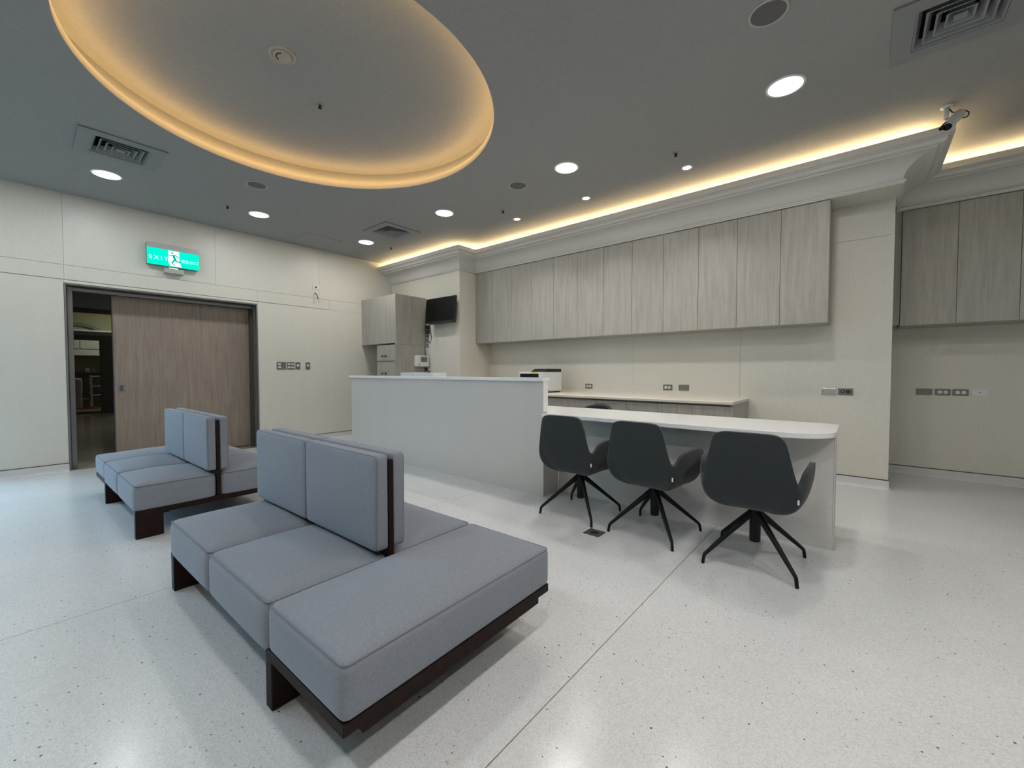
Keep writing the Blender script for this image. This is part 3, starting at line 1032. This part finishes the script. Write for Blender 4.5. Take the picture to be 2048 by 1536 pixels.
socket_plate('grey rocker switch plate nearest the sliding door', (XW, 2.575, 1.185), 'x', 0.128, 0.112, 'switch')
socket_plate('grey four-rocker switch plate, second from the sliding door', (XW, 2.708, 1.185), 'x', 0.110, 0.112, 'switch4')
socket_plate('narrow grey switch plate, third from the sliding door', (XW, 2.815, 1.185), 'x', 0.069, 0.112, 'single')
socket_plate('narrow grey socket plate standing apart, farthest from the sliding door', (XW, 2.966, 1.185), 'x', 0.069, 0.112, 'single')
socket_plate('double socket right of the printer', (-2.955, YB, 0.892), 'y', 0.112, 0.066, 'duplex')
socket_plate('double socket over the middle of the beige worktop', (-1.853, YB, 0.901), 'y', 0.112, 0.070, 'duplex')
socket_plate('blank grey plate over the beige worktop', (-1.660, YB, 0.902), 'y', 0.120, 0.070, 'blank')
socket_plate('blank silver plate above the rounded end of the desk', (-0.266, YB, 0.900), 'y', 0.116, 0.066, 'blank', 'silver')
socket_plate('socket plate with two black outlets near the pier edge', (-0.135, YB, 0.902), 'y', 0.114, 0.066, 'jack')
socket_plate('blank grey plate, leftmost on the recess wall', (0.485, YR, 0.885), 'y', 0.122, 0.066, 'blank')
socket_plate('double socket, second from left on the recess wall', (0.621, YR, 0.886), 'y', 0.114, 0.066, 'duplex')
socket_plate('double socket, third from left on the recess wall', (0.747, YR, 0.887), 'y', 0.114, 0.066, 'duplex')
socket_plate('white data plate, rightmost on the recess wall', (0.878, YR, 0.888), 'y', 0.112, 0.066, 'single', 'white')
socket_plate('upright double socket under the television adapter', (-5.655, YCOL, 1.66), 'y', 0.060, 0.10, 'single')
t = socket_plate('upright socket with two white outlets above the wall terminal', (-5.655, YCOL, 1.555), 'y', 0.062, 0.10, 'none')
for s_ in (-1, 1):
    part('outlet', box(-0.016, 0.016, -0.012, -0.008, s_ * 0.022 - 0.012, s_ * 0.022 + 0.012, 0.004, 2), M['white'], t)
socket_plate('white plate directly above the wall terminal', (-5.650, YCOL, 1.435), 'y', 0.075, 0.11, 'single', 'white')
tm = thing('wall_terminal', 'white time-clock terminal on the drawer cabinet side', 'terminal', (XR_, 4.33, 1.18))
part('case', box(0.0, 0.10, -0.085, 0.150, 0.0, 0.183, 0.008, 2), M['white'], tm)
part('keypad', box(0.10, 0.103, -0.02, 0.115, 0.075, 0.165, 0.001, 1), M['grey'], tm)
for i in range(3):
    for j in range(4):
        part('key', box(0.103, 0.105, -0.010 + j * 0.030, 0.012 + j * 0.030, 0.082 + i * 0.024, 0.098 + i * 0.024), M['greyd'], tm)
part('badge', box(0.10, 0.102, -0.065, -0.045, 0.022, 0.040), M['greyd'], tm)
pl = thing('plug_pair', 'black and white plugs below the wall terminal', 'plug', (-5.60, YCOL, 1.13))
part('black_plug', cushion_bm(-0.075, -0.02, -0.05, -0.001, -0.015, 0.02, 0.014, n=6), M['black'], pl, True)
part('white_plug', lathe([(0.016, 0), (0.016, 0.03), (0.01, 0.036)], seg=14, ct=True), M['white'], pl).matrix_local = Matrix.Translation((0.005, -0.0, 0.0)) @ Matrix.Rotation(PI / 2, 4, 'X')
part('lead', tube([(-0.05, -0.03, -0.01), (-0.02, -0.035, -0.03), (0.02, -0.03, -0.03), (0.03, -0.01, -0.12)], 0.004, 6), M['black'], pl, True)

# alarm sounder and loose cable on the door wall
al = thing('alarm_plate', 'small white plate with dark red lens high on the door wall', 'alarm', (XW, 3.107, 2.435), PI / 2)
part('plate', box(-0.055, 0.055, -0.010, -0.0002, -0.031, 0.031, 0.003, 2), M['white'], al)
part('lens', lathe([(0.016, 0), (0.014, 0.008), (0.008, 0.012)], seg=16, ct=True), M['red'], al, True).matrix_local = Matrix.Translation((0, -0.010, 0)) @ Matrix.Rotation(PI / 2, 4, 'X')
lc = thing('loose_cable', 'loose cable end sticking out below the alarm plate', 'cable', (XW, 3.10, 2.17), PI / 2)
part('black_lead', tube([(-0.02, 0.0, 0.155), (-0.016, -0.03, 0.165), (-0.004, -0.045, 0.155), (0.012, -0.05, 0.11), (0.022, -0.05, 0.07)], 0.006, 8), M['black'], lc, True)
part('white_lead', tube([(0.022, -0.05, 0.07), (0.03, -0.05, 0.04), (0.05, -0.045, 0.03), (0.07, -0.04, 0.035)], 0.006, 8), M['cable'], lc, True)
part('bracket', box(-0.028, -0.018, -0.012, 0.0, 0.0, 0.16, 0.002, 1), M['cable'], lc)

# ---------------------------------------------------------------- exit sign
ex = thing('exit_sign', 'lit green EXIT sign with running figure above the door', 'sign', (XW, 1.308, 2.405), PI / 2)
part('housing', box(-0.258, 0.258, -0.085, -0.0002, 0.197, 0.258, 0.004, 2), M['greyl'], ex)
part('back_box', box(-0.255, 0.255, -0.060, -0.0002, 0.002, 0.197), M['steel'], ex)
part('green_panel', box(-0.256, 0.256, -0.086, -0.060, 0.0, 0.196, 0.003, 1), M['exit_green'], ex)
cp = bmesh.new()
vv = [cp.verts.new(p) for p in ((-0.056, -0.0866, 0.190), (0.052, -0.0866, 0.190), (0.052, -0.0866, 0.075), (0.072, -0.0866, 0.003), (-0.035, -0.0866, 0.003), (-0.056, -0.0866, 0.045))]
cp.faces.new(vv)
part('white_panel', cp, M['exit_white'], ex)


def flat_stroke(bm, pts, wd, y):
    for (x0, z0), (x1, z1) in zip(pts, pts[1:]):
        d = Vector((x1 - x0, 0, z1 - z0)).normalized()
        n_ = Vector((-d.z, 0, d.x)) * wd / 2
        e = d * wd * 0.3
        p0, p1 = Vector((x0, y, z0)) - e, Vector((x1, y, z1)) + e
        bm.faces.new([bm.verts.new(p) for p in (p0 + n_, p1 + n_, p1 - n_, p0 - n_)])


mn = bmesh.new()
yq = -0.0872
flat_stroke(mn, [(-0.004, 0.136), (0.012, 0.078)], 0.024, yq)
flat_stroke(mn, [(-0.004, 0.138), (-0.030, 0.130), (-0.054, 0.134)], 0.010, yq)
flat_stroke(mn, [(0.0, 0.140), (0.028, 0.136), (0.044, 0.110)], 0.010, yq)
flat_stroke(mn, [(0.008, 0.085), (0.022, 0.068), (0.062, 0.062)], 0.014, yq)
flat_stroke(mn, [(0.004, 0.085), (-0.016, 0.050), (-0.022, 0.040)], 0.015, yq)
flat_stroke(mn, [(-0.022, 0.042), (0.006, 0.016)], 0.010, yq)
hv = [mn.verts.new((-0.016 + 0.011 * math.cos(k * PI / 8), yq, 0.164 + 0.011 * math.sin(k * PI / 8))) for k in range(16)]
mn.faces.new(hv)
part('running_figure', mn, M['exit_man'], ex)
x_ = part('lettering', text_mesh('E X I T', 0.064, 0.0005, 0.0012), M['exit_text'], ex)
x_.matrix_local = Matrix.Translation((-0.150, -0.0868, 0.080)) @ Matrix.Rotation(PI / 2, 4, 'X')
x_ = part('lettering', text_mesh('\u7dca\u6025\u51fa\u53e3', 0.046, 0.0005), M['exit_text'], ex)
x_.matrix_local = Matrix.Translation((0.157, -0.0868, 0.078)) @ Matrix.Rotation(PI / 2, 4, 'X')
eb = thing('emergency_unit', 'small pale box with lit strip hanging under the EXIT sign', 'emergency light', (XW, 1.312, 2.322), PI / 2)
part('case', box(-0.098, 0.098, -0.075, -0.0002, 0.0, 0.058, 0.004, 2), M['greyl'], eb)
part('lamp_strip', cushion_bm(-0.050, 0.040, -0.066, -0.020, 0.056, 0.068, 0.008, n=6), emitter('strip_white', (0.9, 1.0, 0.97), 2.0), eb, True)


# ---------------------------------------------------------------- ceiling fittings
def downlight(label, x, y, power, col=(1.0, 0.97, 0.92), group='round downlights'):
    t = thing('downlight', label, 'downlight', (x, y, ZC), 0, group)
    part('trim_ring', dl_ring, None, t)
    part('diffuser', dl_disc, None, t)
    add_lamp(t, 0.19, power, col)
    return t


def add_lamp(t, size, power, col, spread=180):
    l = bpy.data.lights.new('lamp_light', 'AREA')
    l.shape = 'DISK'
    l.size = size
    l.energy = power
    l.color = col
    l.spread = R(spread)
    o = bpy.data.objects.new('lamp_light', l)
    COL.objects.link(o)
    o.parent = t
    o.location = (0, 0, -0.012)


dl_ring = bm_mesh('trim_ring', lathe([(0.118, -0.0003), (0.117, -0.005), (0.104, -0.007), (0.100, -0.002)], seg=48), True)
dl_ring.materials.append(M['white'])
dl_disc = bm_mesh('diffuser', lathe([(0.101, -0.0045), (0.05, -0.0055)], seg=48, ct=True))
dl_disc.materials.append(M['lamp'])
COOL = (0.86, 0.94, 1.0)
NEUT = (1.0, 0.958, 0.915)
downlight('round downlight left of the EXIT sign by the square vent', -5.755, 0.625, DOWN_W * 0.8, COOL)
downlight('round downlight right above the EXIT sign', -5.765, 1.987, DOWN_W * 0.85, (0.97, 0.98, 1.0))
downlight('round downlight nearest the corner of door wall and column', -5.762, 3.440, DOWN_W, NEUT)
downlight('round downlight in front of the television column', -3.974, 3.432, DOWN_W, NEUT)
downlight('round downlight above the left half of the desk chairs', -2.209, 3.428, DOWN_W, NEUT)
downlight('large bright round downlight nearest the camera, right of the recess', -0.448, 3.420, DOWN_W, NEUT)
for x, y, c in ((-0.448, 1.987, NEUT), (-0.448, 0.625, NEUT), (-0.448, -0.75, NEUT), (-2.209, -0.75, COOL), (-3.974, -0.75, COOL), (-5.76, -0.75, COOL), (1.31, 1.987, NEUT), (1.31, 0.625, NEUT)):
    downlight('round downlight over the seating side outside the picture', x, y, DOWN_W * (1.7 if x > 1 else 1.0), c, 'downlights outside the picture')

sl_ring = bm_mesh('trim_ring', lathe([(0.052, -0.0003), (0.051, -0.004), (0.040, -0.006), (0.036, -0.001)], seg=32), True)
sl_ring.materials.append(M['white'])
sl_disc = bm_mesh('lens', lathe([(0.037, -0.003), (0.018, -0.005)], seg=32, ct=True))
sl_disc.materials.append(M['spotlamp'])
for lb, x in (('small spot light nearest the television column', -3.422), ('small spot light, middle one of three along the cornice', -2.421), ('small spot light farthest right along the cornice', -1.328)):
    t = thing('spot_light', lb, 'spot light', (x, 4.163, ZC), 0, 'small spots along the cornice')
    part('trim_ring', sl_ring, None, t)
    part('lens', sl_disc, None, t)
    add_lamp(t, 0.07, SPOT_W, NEUT, 110)

sp_ring = bm_mesh('rim', lathe([(0.098, -0.0003), (0.097, -0.006), (0.086, -0.008), (0.084, -0.004)], seg=40), True)
sp_ring.materials.append(M['greyl'])
sp_disc = bm_mesh('grille', lathe([(0.085, -0.004), (0.04, -0.006)], seg=40, ct=True))
sp_disc.materials.append(M['speaker'])
for lb, x, y in (('round ceiling speaker between recess and EXIT sign', -4.87, 1.664), ('round ceiling speaker between two downlights before the cornice', -2.80, 3.422), ('round dark ceiling speaker at the top edge of the picture', -0.434, 2.669)):
    t = thing('ceiling_speaker', lb, 'speaker', (x, y, ZC), 0, 'ceiling speakers')
    part('rim', sp_ring, None, t)
    part('grille', sp_disc, None, t)

sk_plate = bm_mesh('escutcheon', lathe([(0.030, -0.0003), (0.028, -0.004), (0.014, -0.006)], seg=20, ct=True), True)
sk_plate.materials.append(M['vent'])
sk_head = bm_mesh('head', lathe([(0.010, -0.005), (0.009, -0.022), (0.016, -0.026), (0.004, -0.034)], seg=12, ct=True))
sk_head.materials.append(M['blackm'])
for lb, x, y, z in (('sprinkler head inside the round ceiling recess', -3.379, 1.622, ZD), ('sprinkler head between speaker and the downlights by the door wall', -5.756, 1.649, ZC), ('sprinkler head beside the left small spot light', -3.372, 3.836, ZC), ('sprinkler head beside the right small spot light', -1.318, 3.828, ZC), ('sprinkler head beside the vent near the corner column', -5.712, 3.838, ZC)):
    t = thing('sprinkler', lb, 'sprinkler', (x, y, z), 0, 'sprinkler heads')
    part('escutcheon', sk_plate, None, t)
    part('head', sk_head, None, t)

sd = thing('smoke_detector', 'round smoke detector inside the round ceiling recess', 'smoke detector', (-3.045, 1.211, ZD))
part('base', lathe([(0.085, -0.0003), (0.083, -0.008), (0.068, -0.010), (0.064, -0.004), (0.060, -0.004)], seg=36, ct=True), M['ceilfit'], sd, True)
part('head', lathe([(0.057, -0.004), (0.056, -0.014), (0.030, -0.018)], seg=36, ct=True), M['ceilfit'], sd, True)
sl = bmesh.new()
for k in range(5):
    a0 = R(120 + k * 26)
    add_box(sl, -0.010, 0.010, 0.034, 0.042, -0.0195, -0.015)
    bmesh.ops.rotate(sl, verts=sl.verts[-8:], cent=(0, 0, 0), matrix=Matrix.Rotation(a0, 3, 'Z'))
part('slot', sl, M['black'], sd)


def vent(label, x, y):
    t = thing('air_vent', label, 'air vent', (x, y, ZC), 0, 'square ceiling vents')
    fb = bmesh.new()
    o_, i_ = 0.278, 0.186
    for a in ((-o_, o_, -o_, -i_), (-o_, o_, i_, o_), (-o_, -i_, -i_, i_), (i_, o_, -i_, i_)):
        add_box(fb, *a, -0.012, -0.0003)
    part('frame', fb, M['vent'], t)
    db = bmesh.new()
    q = [[db.verts.new((sx * i_, sy * i_, z)) for sx, sy in ((-1, -1), (1, -1), (1, 1), (-1, 1))] for z in (-0.011, 0.14)]
    for i in range(4):
        db.faces.new((q[0][i], q[0][(i + 1) % 4], q[1][(i + 1) % 4], q[1][i]))
    db.faces.new(q[1])
    part('duct', db, M['ventd'], t)
    for k in range(4):
        ro = i_ - 0.0015 - k * 0.042
        ri = ro - 0.030
        lb_ = bmesh.new()
        ring = lambda r_, z: [lb_.verts.new(p) for p in ((-r_, -r_, z), (r_, -r_, z), (r_, r_, z), (-r_, r_, z))]
        A, B, C_ = ring(ro, -0.010), ring(ro - 0.010, -0.008), ring(ri, 0.035)
        D_ = ring(ro, -0.0085)
        E_ = ring(ri + 0.002, 0.036)
        for P, Q in ((A, B), (B, C_), (A, D_), (D_, E_)):
            for i in range(4):
                lb_.faces.new((P[i], P[(i + 1) % 4], Q[(i + 1) % 4], Q[i]))
        part('louver', lb_, M['vent'], t)
    part('centre_plate', box(-0.026, 0.026, -0.026, 0.026, -0.010, -0.006), M['vent'], t)
    return t


vent('square ceiling vent above the EXIT sign on the left', -5.030, 0.640)
vent('square ceiling vent near the corner column', -5.047, 3.406)
vent('large square ceiling vent in the top right picture corner', 0.363, 3.356)

# security camera on the ceiling
cc = thing('security_camera', 'white bullet security camera hanging from the ceiling at the cornice corner', 'security camera', (0.425, 4.44, ZC))
part('mount_base', lathe([(0.036, -0.0003), (0.036, -0.008), (0.026, -0.014)], seg=24, ct=True), M['white'], cc, True)
part('stem', tube([(0, 0, -0.012), (-0.003, -0.02, -0.10)], [0.016, 0.013], 14), M['white'], cc, True)
p0, p1 = Vector((0.070, -0.005, -0.085)), Vector((-0.008, -0.155, -0.212))
dv = (p1 - p0).normalized()
part('joint', tube([(-0.003, -0.02, -0.10), tuple(p0.lerp(p1, 0.42))], 0.007, 10), M['grey'], cc, True)
bd = part('body', tube([tuple(p0), tuple(p0.lerp(p1, 0.03)), tuple(p0.lerp(p1, 0.97)), tuple(p1)], [0.024, 0.028, 0.028, 0.026], 20), M['white'], cc, True)
part('sunshield', tube([tuple(p0 + Vector((0, 0, 0.010)) + dv * 0.01), tuple(p1 + Vector((0, 0, 0.010)) + dv * 0.012)], 0.0295, 20, False), M['white'], bd, True)
part('lens', tube([tuple(p1 - dv * 0.002), tuple(p1 + dv * 0.010)], [0.025, 0.022], 18), M['screen'], bd, True)
part('infrared_lamp', tube([tuple(p1 + Vector((-0.03, 0.0, 0.0)) - dv * 0.02), tuple(p1 + Vector((-0.03, 0, 0)) + dv * 0.004)], 0.014, 14), M['screen'], bd, True)
part('cable', tube([(0.012, 0, -0.022), (0.03, 0.0, -0.055), (0.065, 0.01, -0.062), (0.095, 0.0, -0.066), (0.112, -0.01, -0.090), (0.108, -0.02, -0.115), (0.095, -0.02, -0.125), (0.075, -0.025, -0.122)], 0.0045, 8), M['black'], cc, True)

# ---------------------------------------------------------------- floor box
fb_ = thing('floor_box', 'dark square power box let into the floor before the chairs', 'floor box', (-1.384, 2.515, 0))
fb2 = bmesh.new()
for a in ((-0.057, 0.057, -0.053, -0.047), (-0.057, 0.057, 0.047, 0.053), (-0.057, -0.051, -0.047, 0.047), (0.051, 0.057, -0.047, 0.047)):
    add_box(fb2, *a, 0.0, 0.004)
part('rim', fb2, M['steeld'], fb_)
part('lid', box(-0.051, 0.051, -0.047, 0.047, 0.0, 0.0025), M['greyd'], fb_)
part('knockout', lathe([(0.030, 0.0025), (0.028, 0.004)], seg=24, ct=True), M['black'], fb_)


# ---------------------------------------------------------------- sofas
def piping_path(x0, x1, y0, y1, z, r, inset):
    a0, a1, b0, b1 = x0 + inset, x1 - inset, y0 + inset, y1 - inset
    pts = []
    for cx, cy, s in ((a1 - r, b1 - r, 0), (a0 + r, b1 - r, 1), (a0 + r, b0 + r, 2), (a1 - r, b0 + r, 3)):
        for k in range(5):
            t = (s + k / 4) * PI / 2
            pts.append((cx + r * math.cos(t), cy + r * math.sin(t), z))
    pts.append(pts[0])
    return pts


def make_sofa(label):
    t = thing('sofa', label, 'sofa', (0, 0, 0), 0, 'grey waiting sofas')
    HXs, HY = 0.835, 0.4685
    jx = 0.365
    z0, z1 = 0.192, 0.352
    # seat cushions, two on each side of the backrest, and the bench cushion across the end
    for (a, b_) in ((-HXs, -0.235), (-0.235, jx)):
        for sy in (-1, 1):
            ya, yb = sorted((sy * HY, sy * 0.0135))
            c = part('seat_cushion', cushion_bm(a + 0.001, b_ - 0.001, ya, yb, 0.168, z1, 0.030, 0.036, side=0.008), M['sofa'], t, True)
            part('piping', tube(piping_path(a, b_, ya, yb, z1 - 0.007, 0.02, 0.005), 0.0030, 6, False), M['piping'], c, True)
    c = part('bench_cushion', cushion_bm(jx + 0.001, HXs, -HY, HY, z0, z1, 0.024, 0.034, n=18, side=0.003), M['sofa'], t, True)
    part('piping', tube(piping_path(jx, HXs, -HY, HY, z1 - 0.007, 0.02, 0.005), 0.0030, 6, False), M['piping'], c, True)
    # back board and back cushions
    part('back_board', box(-HXs - 0.004, jx + 0.009, -0.011, 0.011, 0.188, 0.742, 0.002, 1), M['wood'], t)
    for (a, b_) in ((-HXs - 0.002, -0.232), (-0.232, jx + 0.008)):
        for sy in (-1, 1):
            ya, yb = sorted((sy * 0.068, sy * 0.0105))
            c = part('back_cushion', cushion_bm(a + 0.001, b_ - 0.001, ya, yb, 0.378, 0.765, 0.013, 0.010, ('' if sy > 0 else '-') + 'y'), M['sofa'], t, True)
            pp = [(x, sy * 0.063, z) for x, z, _ in piping_path(a, b_, 0.378, 0.765, 0, 0.02, 0.004)]
            part('piping', tube(pp, 0.0026, 6, False), M['piping'], c, True)
    # dark wood frame
    part('apron', box(0.340, HXs - 0.006, -HY + 0.003, HY - 0.003, 0.160, 0.194, 0.002, 1), M['wood'], t)
    part('apron', box(-HXs, 0.340, -HY + 0.055, HY - 0.055, 0.150, 0.192, 0.002, 1), M['wood'], t)
    part('end_rail', box(-HXs - 0.001, -HXs + 0.045, -HY + 0.003, HY - 0.003, 0.150, 0.188, 0.002, 1), M['wood'], t)
    part('beam', box(HXs - 0.05, HXs - 0.014, -0.405, 0.405, 0.130, 0.160, 0.002, 1), M['wood'], t)
    for sy in (-1, 1):
        part('beam', box(-HXs + 0.05, HXs - 0.05, sy * 0.30 - 0.02, sy * 0.30 + 0.02, 0.130, 0.160, 0.002, 1), M['wood'], t)
    for xa in (-HXs + 0.001, 0.340):
        for sy in (-1, 1):
            ya, yb = sorted((sy * (HY - 0.003), sy * (HY - 0.148)))
            part('leg', box(xa, xa + 0.046, ya, yb, 0.0, 0.160, 0.003, 1), M['wood'], t)
    return t


s1 = make_sofa('blue-grey two-sided sofa in the foreground with a backless bench end')
s1.location = (-1.835, 0.966, 0)
s1.rotation_euler.z = R(1.1)
s2 = dup(s1, (-4.449, 0.929, 0), R(181.1), 'blue-grey two-sided sofa farther back, in front of the sliding door')


# ---------------------------------------------------------------- swivel chairs
RIM = [(0.0, -0.290, 0.776), (0.060, -0.290, 0.776), (0.115, -0.288, 0.774), (0.148, -0.284, 0.764), (0.168, -0.278, 0.742), (0.180, -0.272, 0.705),
       (0.190, -0.267, 0.660), (0.201, -0.260, 0.610), (0.212, -0.252, 0.563), (0.221, -0.244, 0.534), (0.229, -0.233, 0.519), (0.239, -0.217, 0.526),
       (0.249, -0.197, 0.552), (0.258, -0.170, 0.578), (0.267, -0.120, 0.594), (0.273, -0.040, 0.601), (0.275, 0.050, 0.600), (0.272, 0.110, 0.590),
       (0.267, 0.148, 0.568), (0.259, 0.165, 0.535), (0.250, 0.175, 0.495), (0.238, 0.186, 0.458), (0.215, 0.200, 0.436), (0.165, 0.214, 0.426), (0.09, 0.224, 0.422), (0.0, 0.228, 0.421)]


def catmull(P, per):
    out = []
    n = len(P)
    for i in range(n - 1):
        p0, p1, p2, p3 = P[max(i - 1, 0)], P[i], P[i + 1], P[min(i + 2, n - 1)]
        for k in range(per):
            t = k / per
            out.append(0.5 * ((2 * p1) + (p2 - p0) * t + (2 * p0 - 5 * p1 + 4 * p2 - p3) * t * t + (3 * p1 - p0 - 3 * p2 + p3) * t ** 3))
    out.append(P[-1])
    return out


def shell_mesh():
    half = catmull([Vector(p) for p in RIM], 3)
    rim = half + [Vector((-p.x, p.y, p.z)) for p in reversed(half[1:-1])]
    bm = bmesh.new()
    C0 = Vector((0.0, -0.03, 0.322))
    NR = 16
    rows = []
    for P in rim:
        # underside -> side wall profile, fuller at the foot than a plain arc
        back = max(0.0, min(1.0, (-P.y) / 0.29))
        Q1 = Vector((P.x * 0.72, C0.y + (P.y - C0.y) * 0.72, 0.312))
        Q2 = Vector((P.x * (1.0 + 0.14 * back), C0.y + (P.y - C0.y) * (0.95 - 0.03 * back), 0.335 + (P.z - 0.335) * 0.18))
        row = []
        for k in range(1, NR + 1):
            t = k / NR
            row.append(bm.verts.new(C0 * (1 - t) ** 3 + Q1 * 3 * t * (1 - t) ** 2 + Q2 * 3 * t * t * (1 - t) + P * t ** 3))
        rows.append(row)
    cv = bm.verts.new(C0)
    n = len(rows)
    for i in range(n):
        a, b_ = rows[i], rows[(i + 1) % n]
        bm.faces.new((cv, a[0], b_[0]))
        for k in range(NR - 1):
            bm.faces.new((a[k], a[k + 1], b_[k + 1], b_[k]))
    me = bm_mesh('shell', bm, True)
    return me


def make_chair(label):
    t = thing('swivel_chair', label, 'chair', (0, 0, 0), 0, 'dark swivel chairs at the desk')
    sh = part('shell', shell_mesh(), M['chair'], t)
    md = sh.modifiers.new('thick', 'SOLIDIFY')
    md.thickness = 0.026
    md.offset = -1.0
    bv = sh.modifiers.new('rim', 'BEVEL')
    bv.width = 0.007
    bv.segments = 3
    bv.limit_method = 'ANGLE'
    bv.angle_limit = R(45)
    part('seat_pad', cushion_bm(-0.205, 0.205, -0.185, 0.205, 0.365, 0.435, 0.034, 0.012), M['chair'], t, True)
    part('label_tag', box(0.220, 0.228, -0.236, -0.230, 0.428, 0.452), M['white'], t).matrix_local = Matrix.Identity(4)
    part('gas_spring', tube([(0, 0, 0.28), (0, 0, 0.345)], 0.014, 14), M['silver'], t, True)
    part('column', lathe([(0.026, 0.115), (0.029, 0.120), (0.029, 0.262), (0.034, 0.272), (0.034, 0.300), (0.026, 0.306)], seg=24, cb=True, ct=True), M['blackm'], t, True)
    lm = None
    for k in range(4):
        if lm is None:
            b2 = bmesh.new()
            add_tube(b2, [(0.012, 0, 0.290), (0.030, 0, 0.276), (0.165, 0, 0.168), (0.300, 0, 0.058), (0.309, 0, 0.048), (0.312, 0, 0.036), (0.318, 0, 0.001)],
                     [0.020, 0.0195, 0.0145, 0.0100, 0.0095, 0.0092, 0.009], 10)
            lm = bm_mesh('leg', b2, True)
            lm.materials.append(M['blackm'])
        o = part('leg', lm, None, t)
        o.rotation_euler.z = R(45 + 90 * k)
    return t


c1 = make_chair('dark grey swivel armchair nearest the grey counter')
c1.location = (-1.673, 2.817, 0)
c1.rotation_euler.z = R(-0.3)
c2 = dup(c1, (-1.082, 2.806, 0), R(-4.6), 'dark grey swivel armchair in the middle of the three')
c3 = dup(c1, (-0.467, 2.746, 0), R(1.0), 'dark grey swivel armchair nearest the rounded desk end')

# black office chair behind the desk, only its arched top shows
oc = thing('office_chair', 'black office chair behind the desk with only its arched top showing', 'chair', (-2.25, 4.02, 0), R(170))
bb = cushion_bm(-0.21, 0.21, -0.20, -0.14, 0.44, 0.745, 0.03, n=14)
for v in bb.verts:
    if v.co.z > 0.6:
        v.co.z -= 0.062 * (abs(v.co.x) / 0.21) ** 2.0
    v.co.y += 0.10 * (v.co.x / 0.21) ** 2
part('backrest', bb, M['black'], oc, True)
part('seat', cushion_bm(-0.22, 0.22, -0.20, 0.22, 0.40, 0.46, 0.03, 0.01), M['black'], oc, True)
part('column', tube([(0, 0, 0.06), (0, 0, 0.40)], 0.025, 16), M['blackm'], oc, True)
part('back_support', tube([(0, -0.05, 0.40), (0, -0.20, 0.42), (0, -0.215, 0.55)], 0.016, 10), M['blackm'], oc, True)
for k in range(5):
    a0 = R(72 * k + 20)
    o = part('leg', tube([(0.02, 0, 0.09), (0.27, 0, 0.062)], [0.02, 0.014], 10), M['blackm'], oc, True)
    o.rotation_euler.z = a0
    o2 = part('castor', tube([(0.26, -0.018, 0.025), (0.26, 0.018, 0.025)], 0.025, 16), M['black'], o, True)
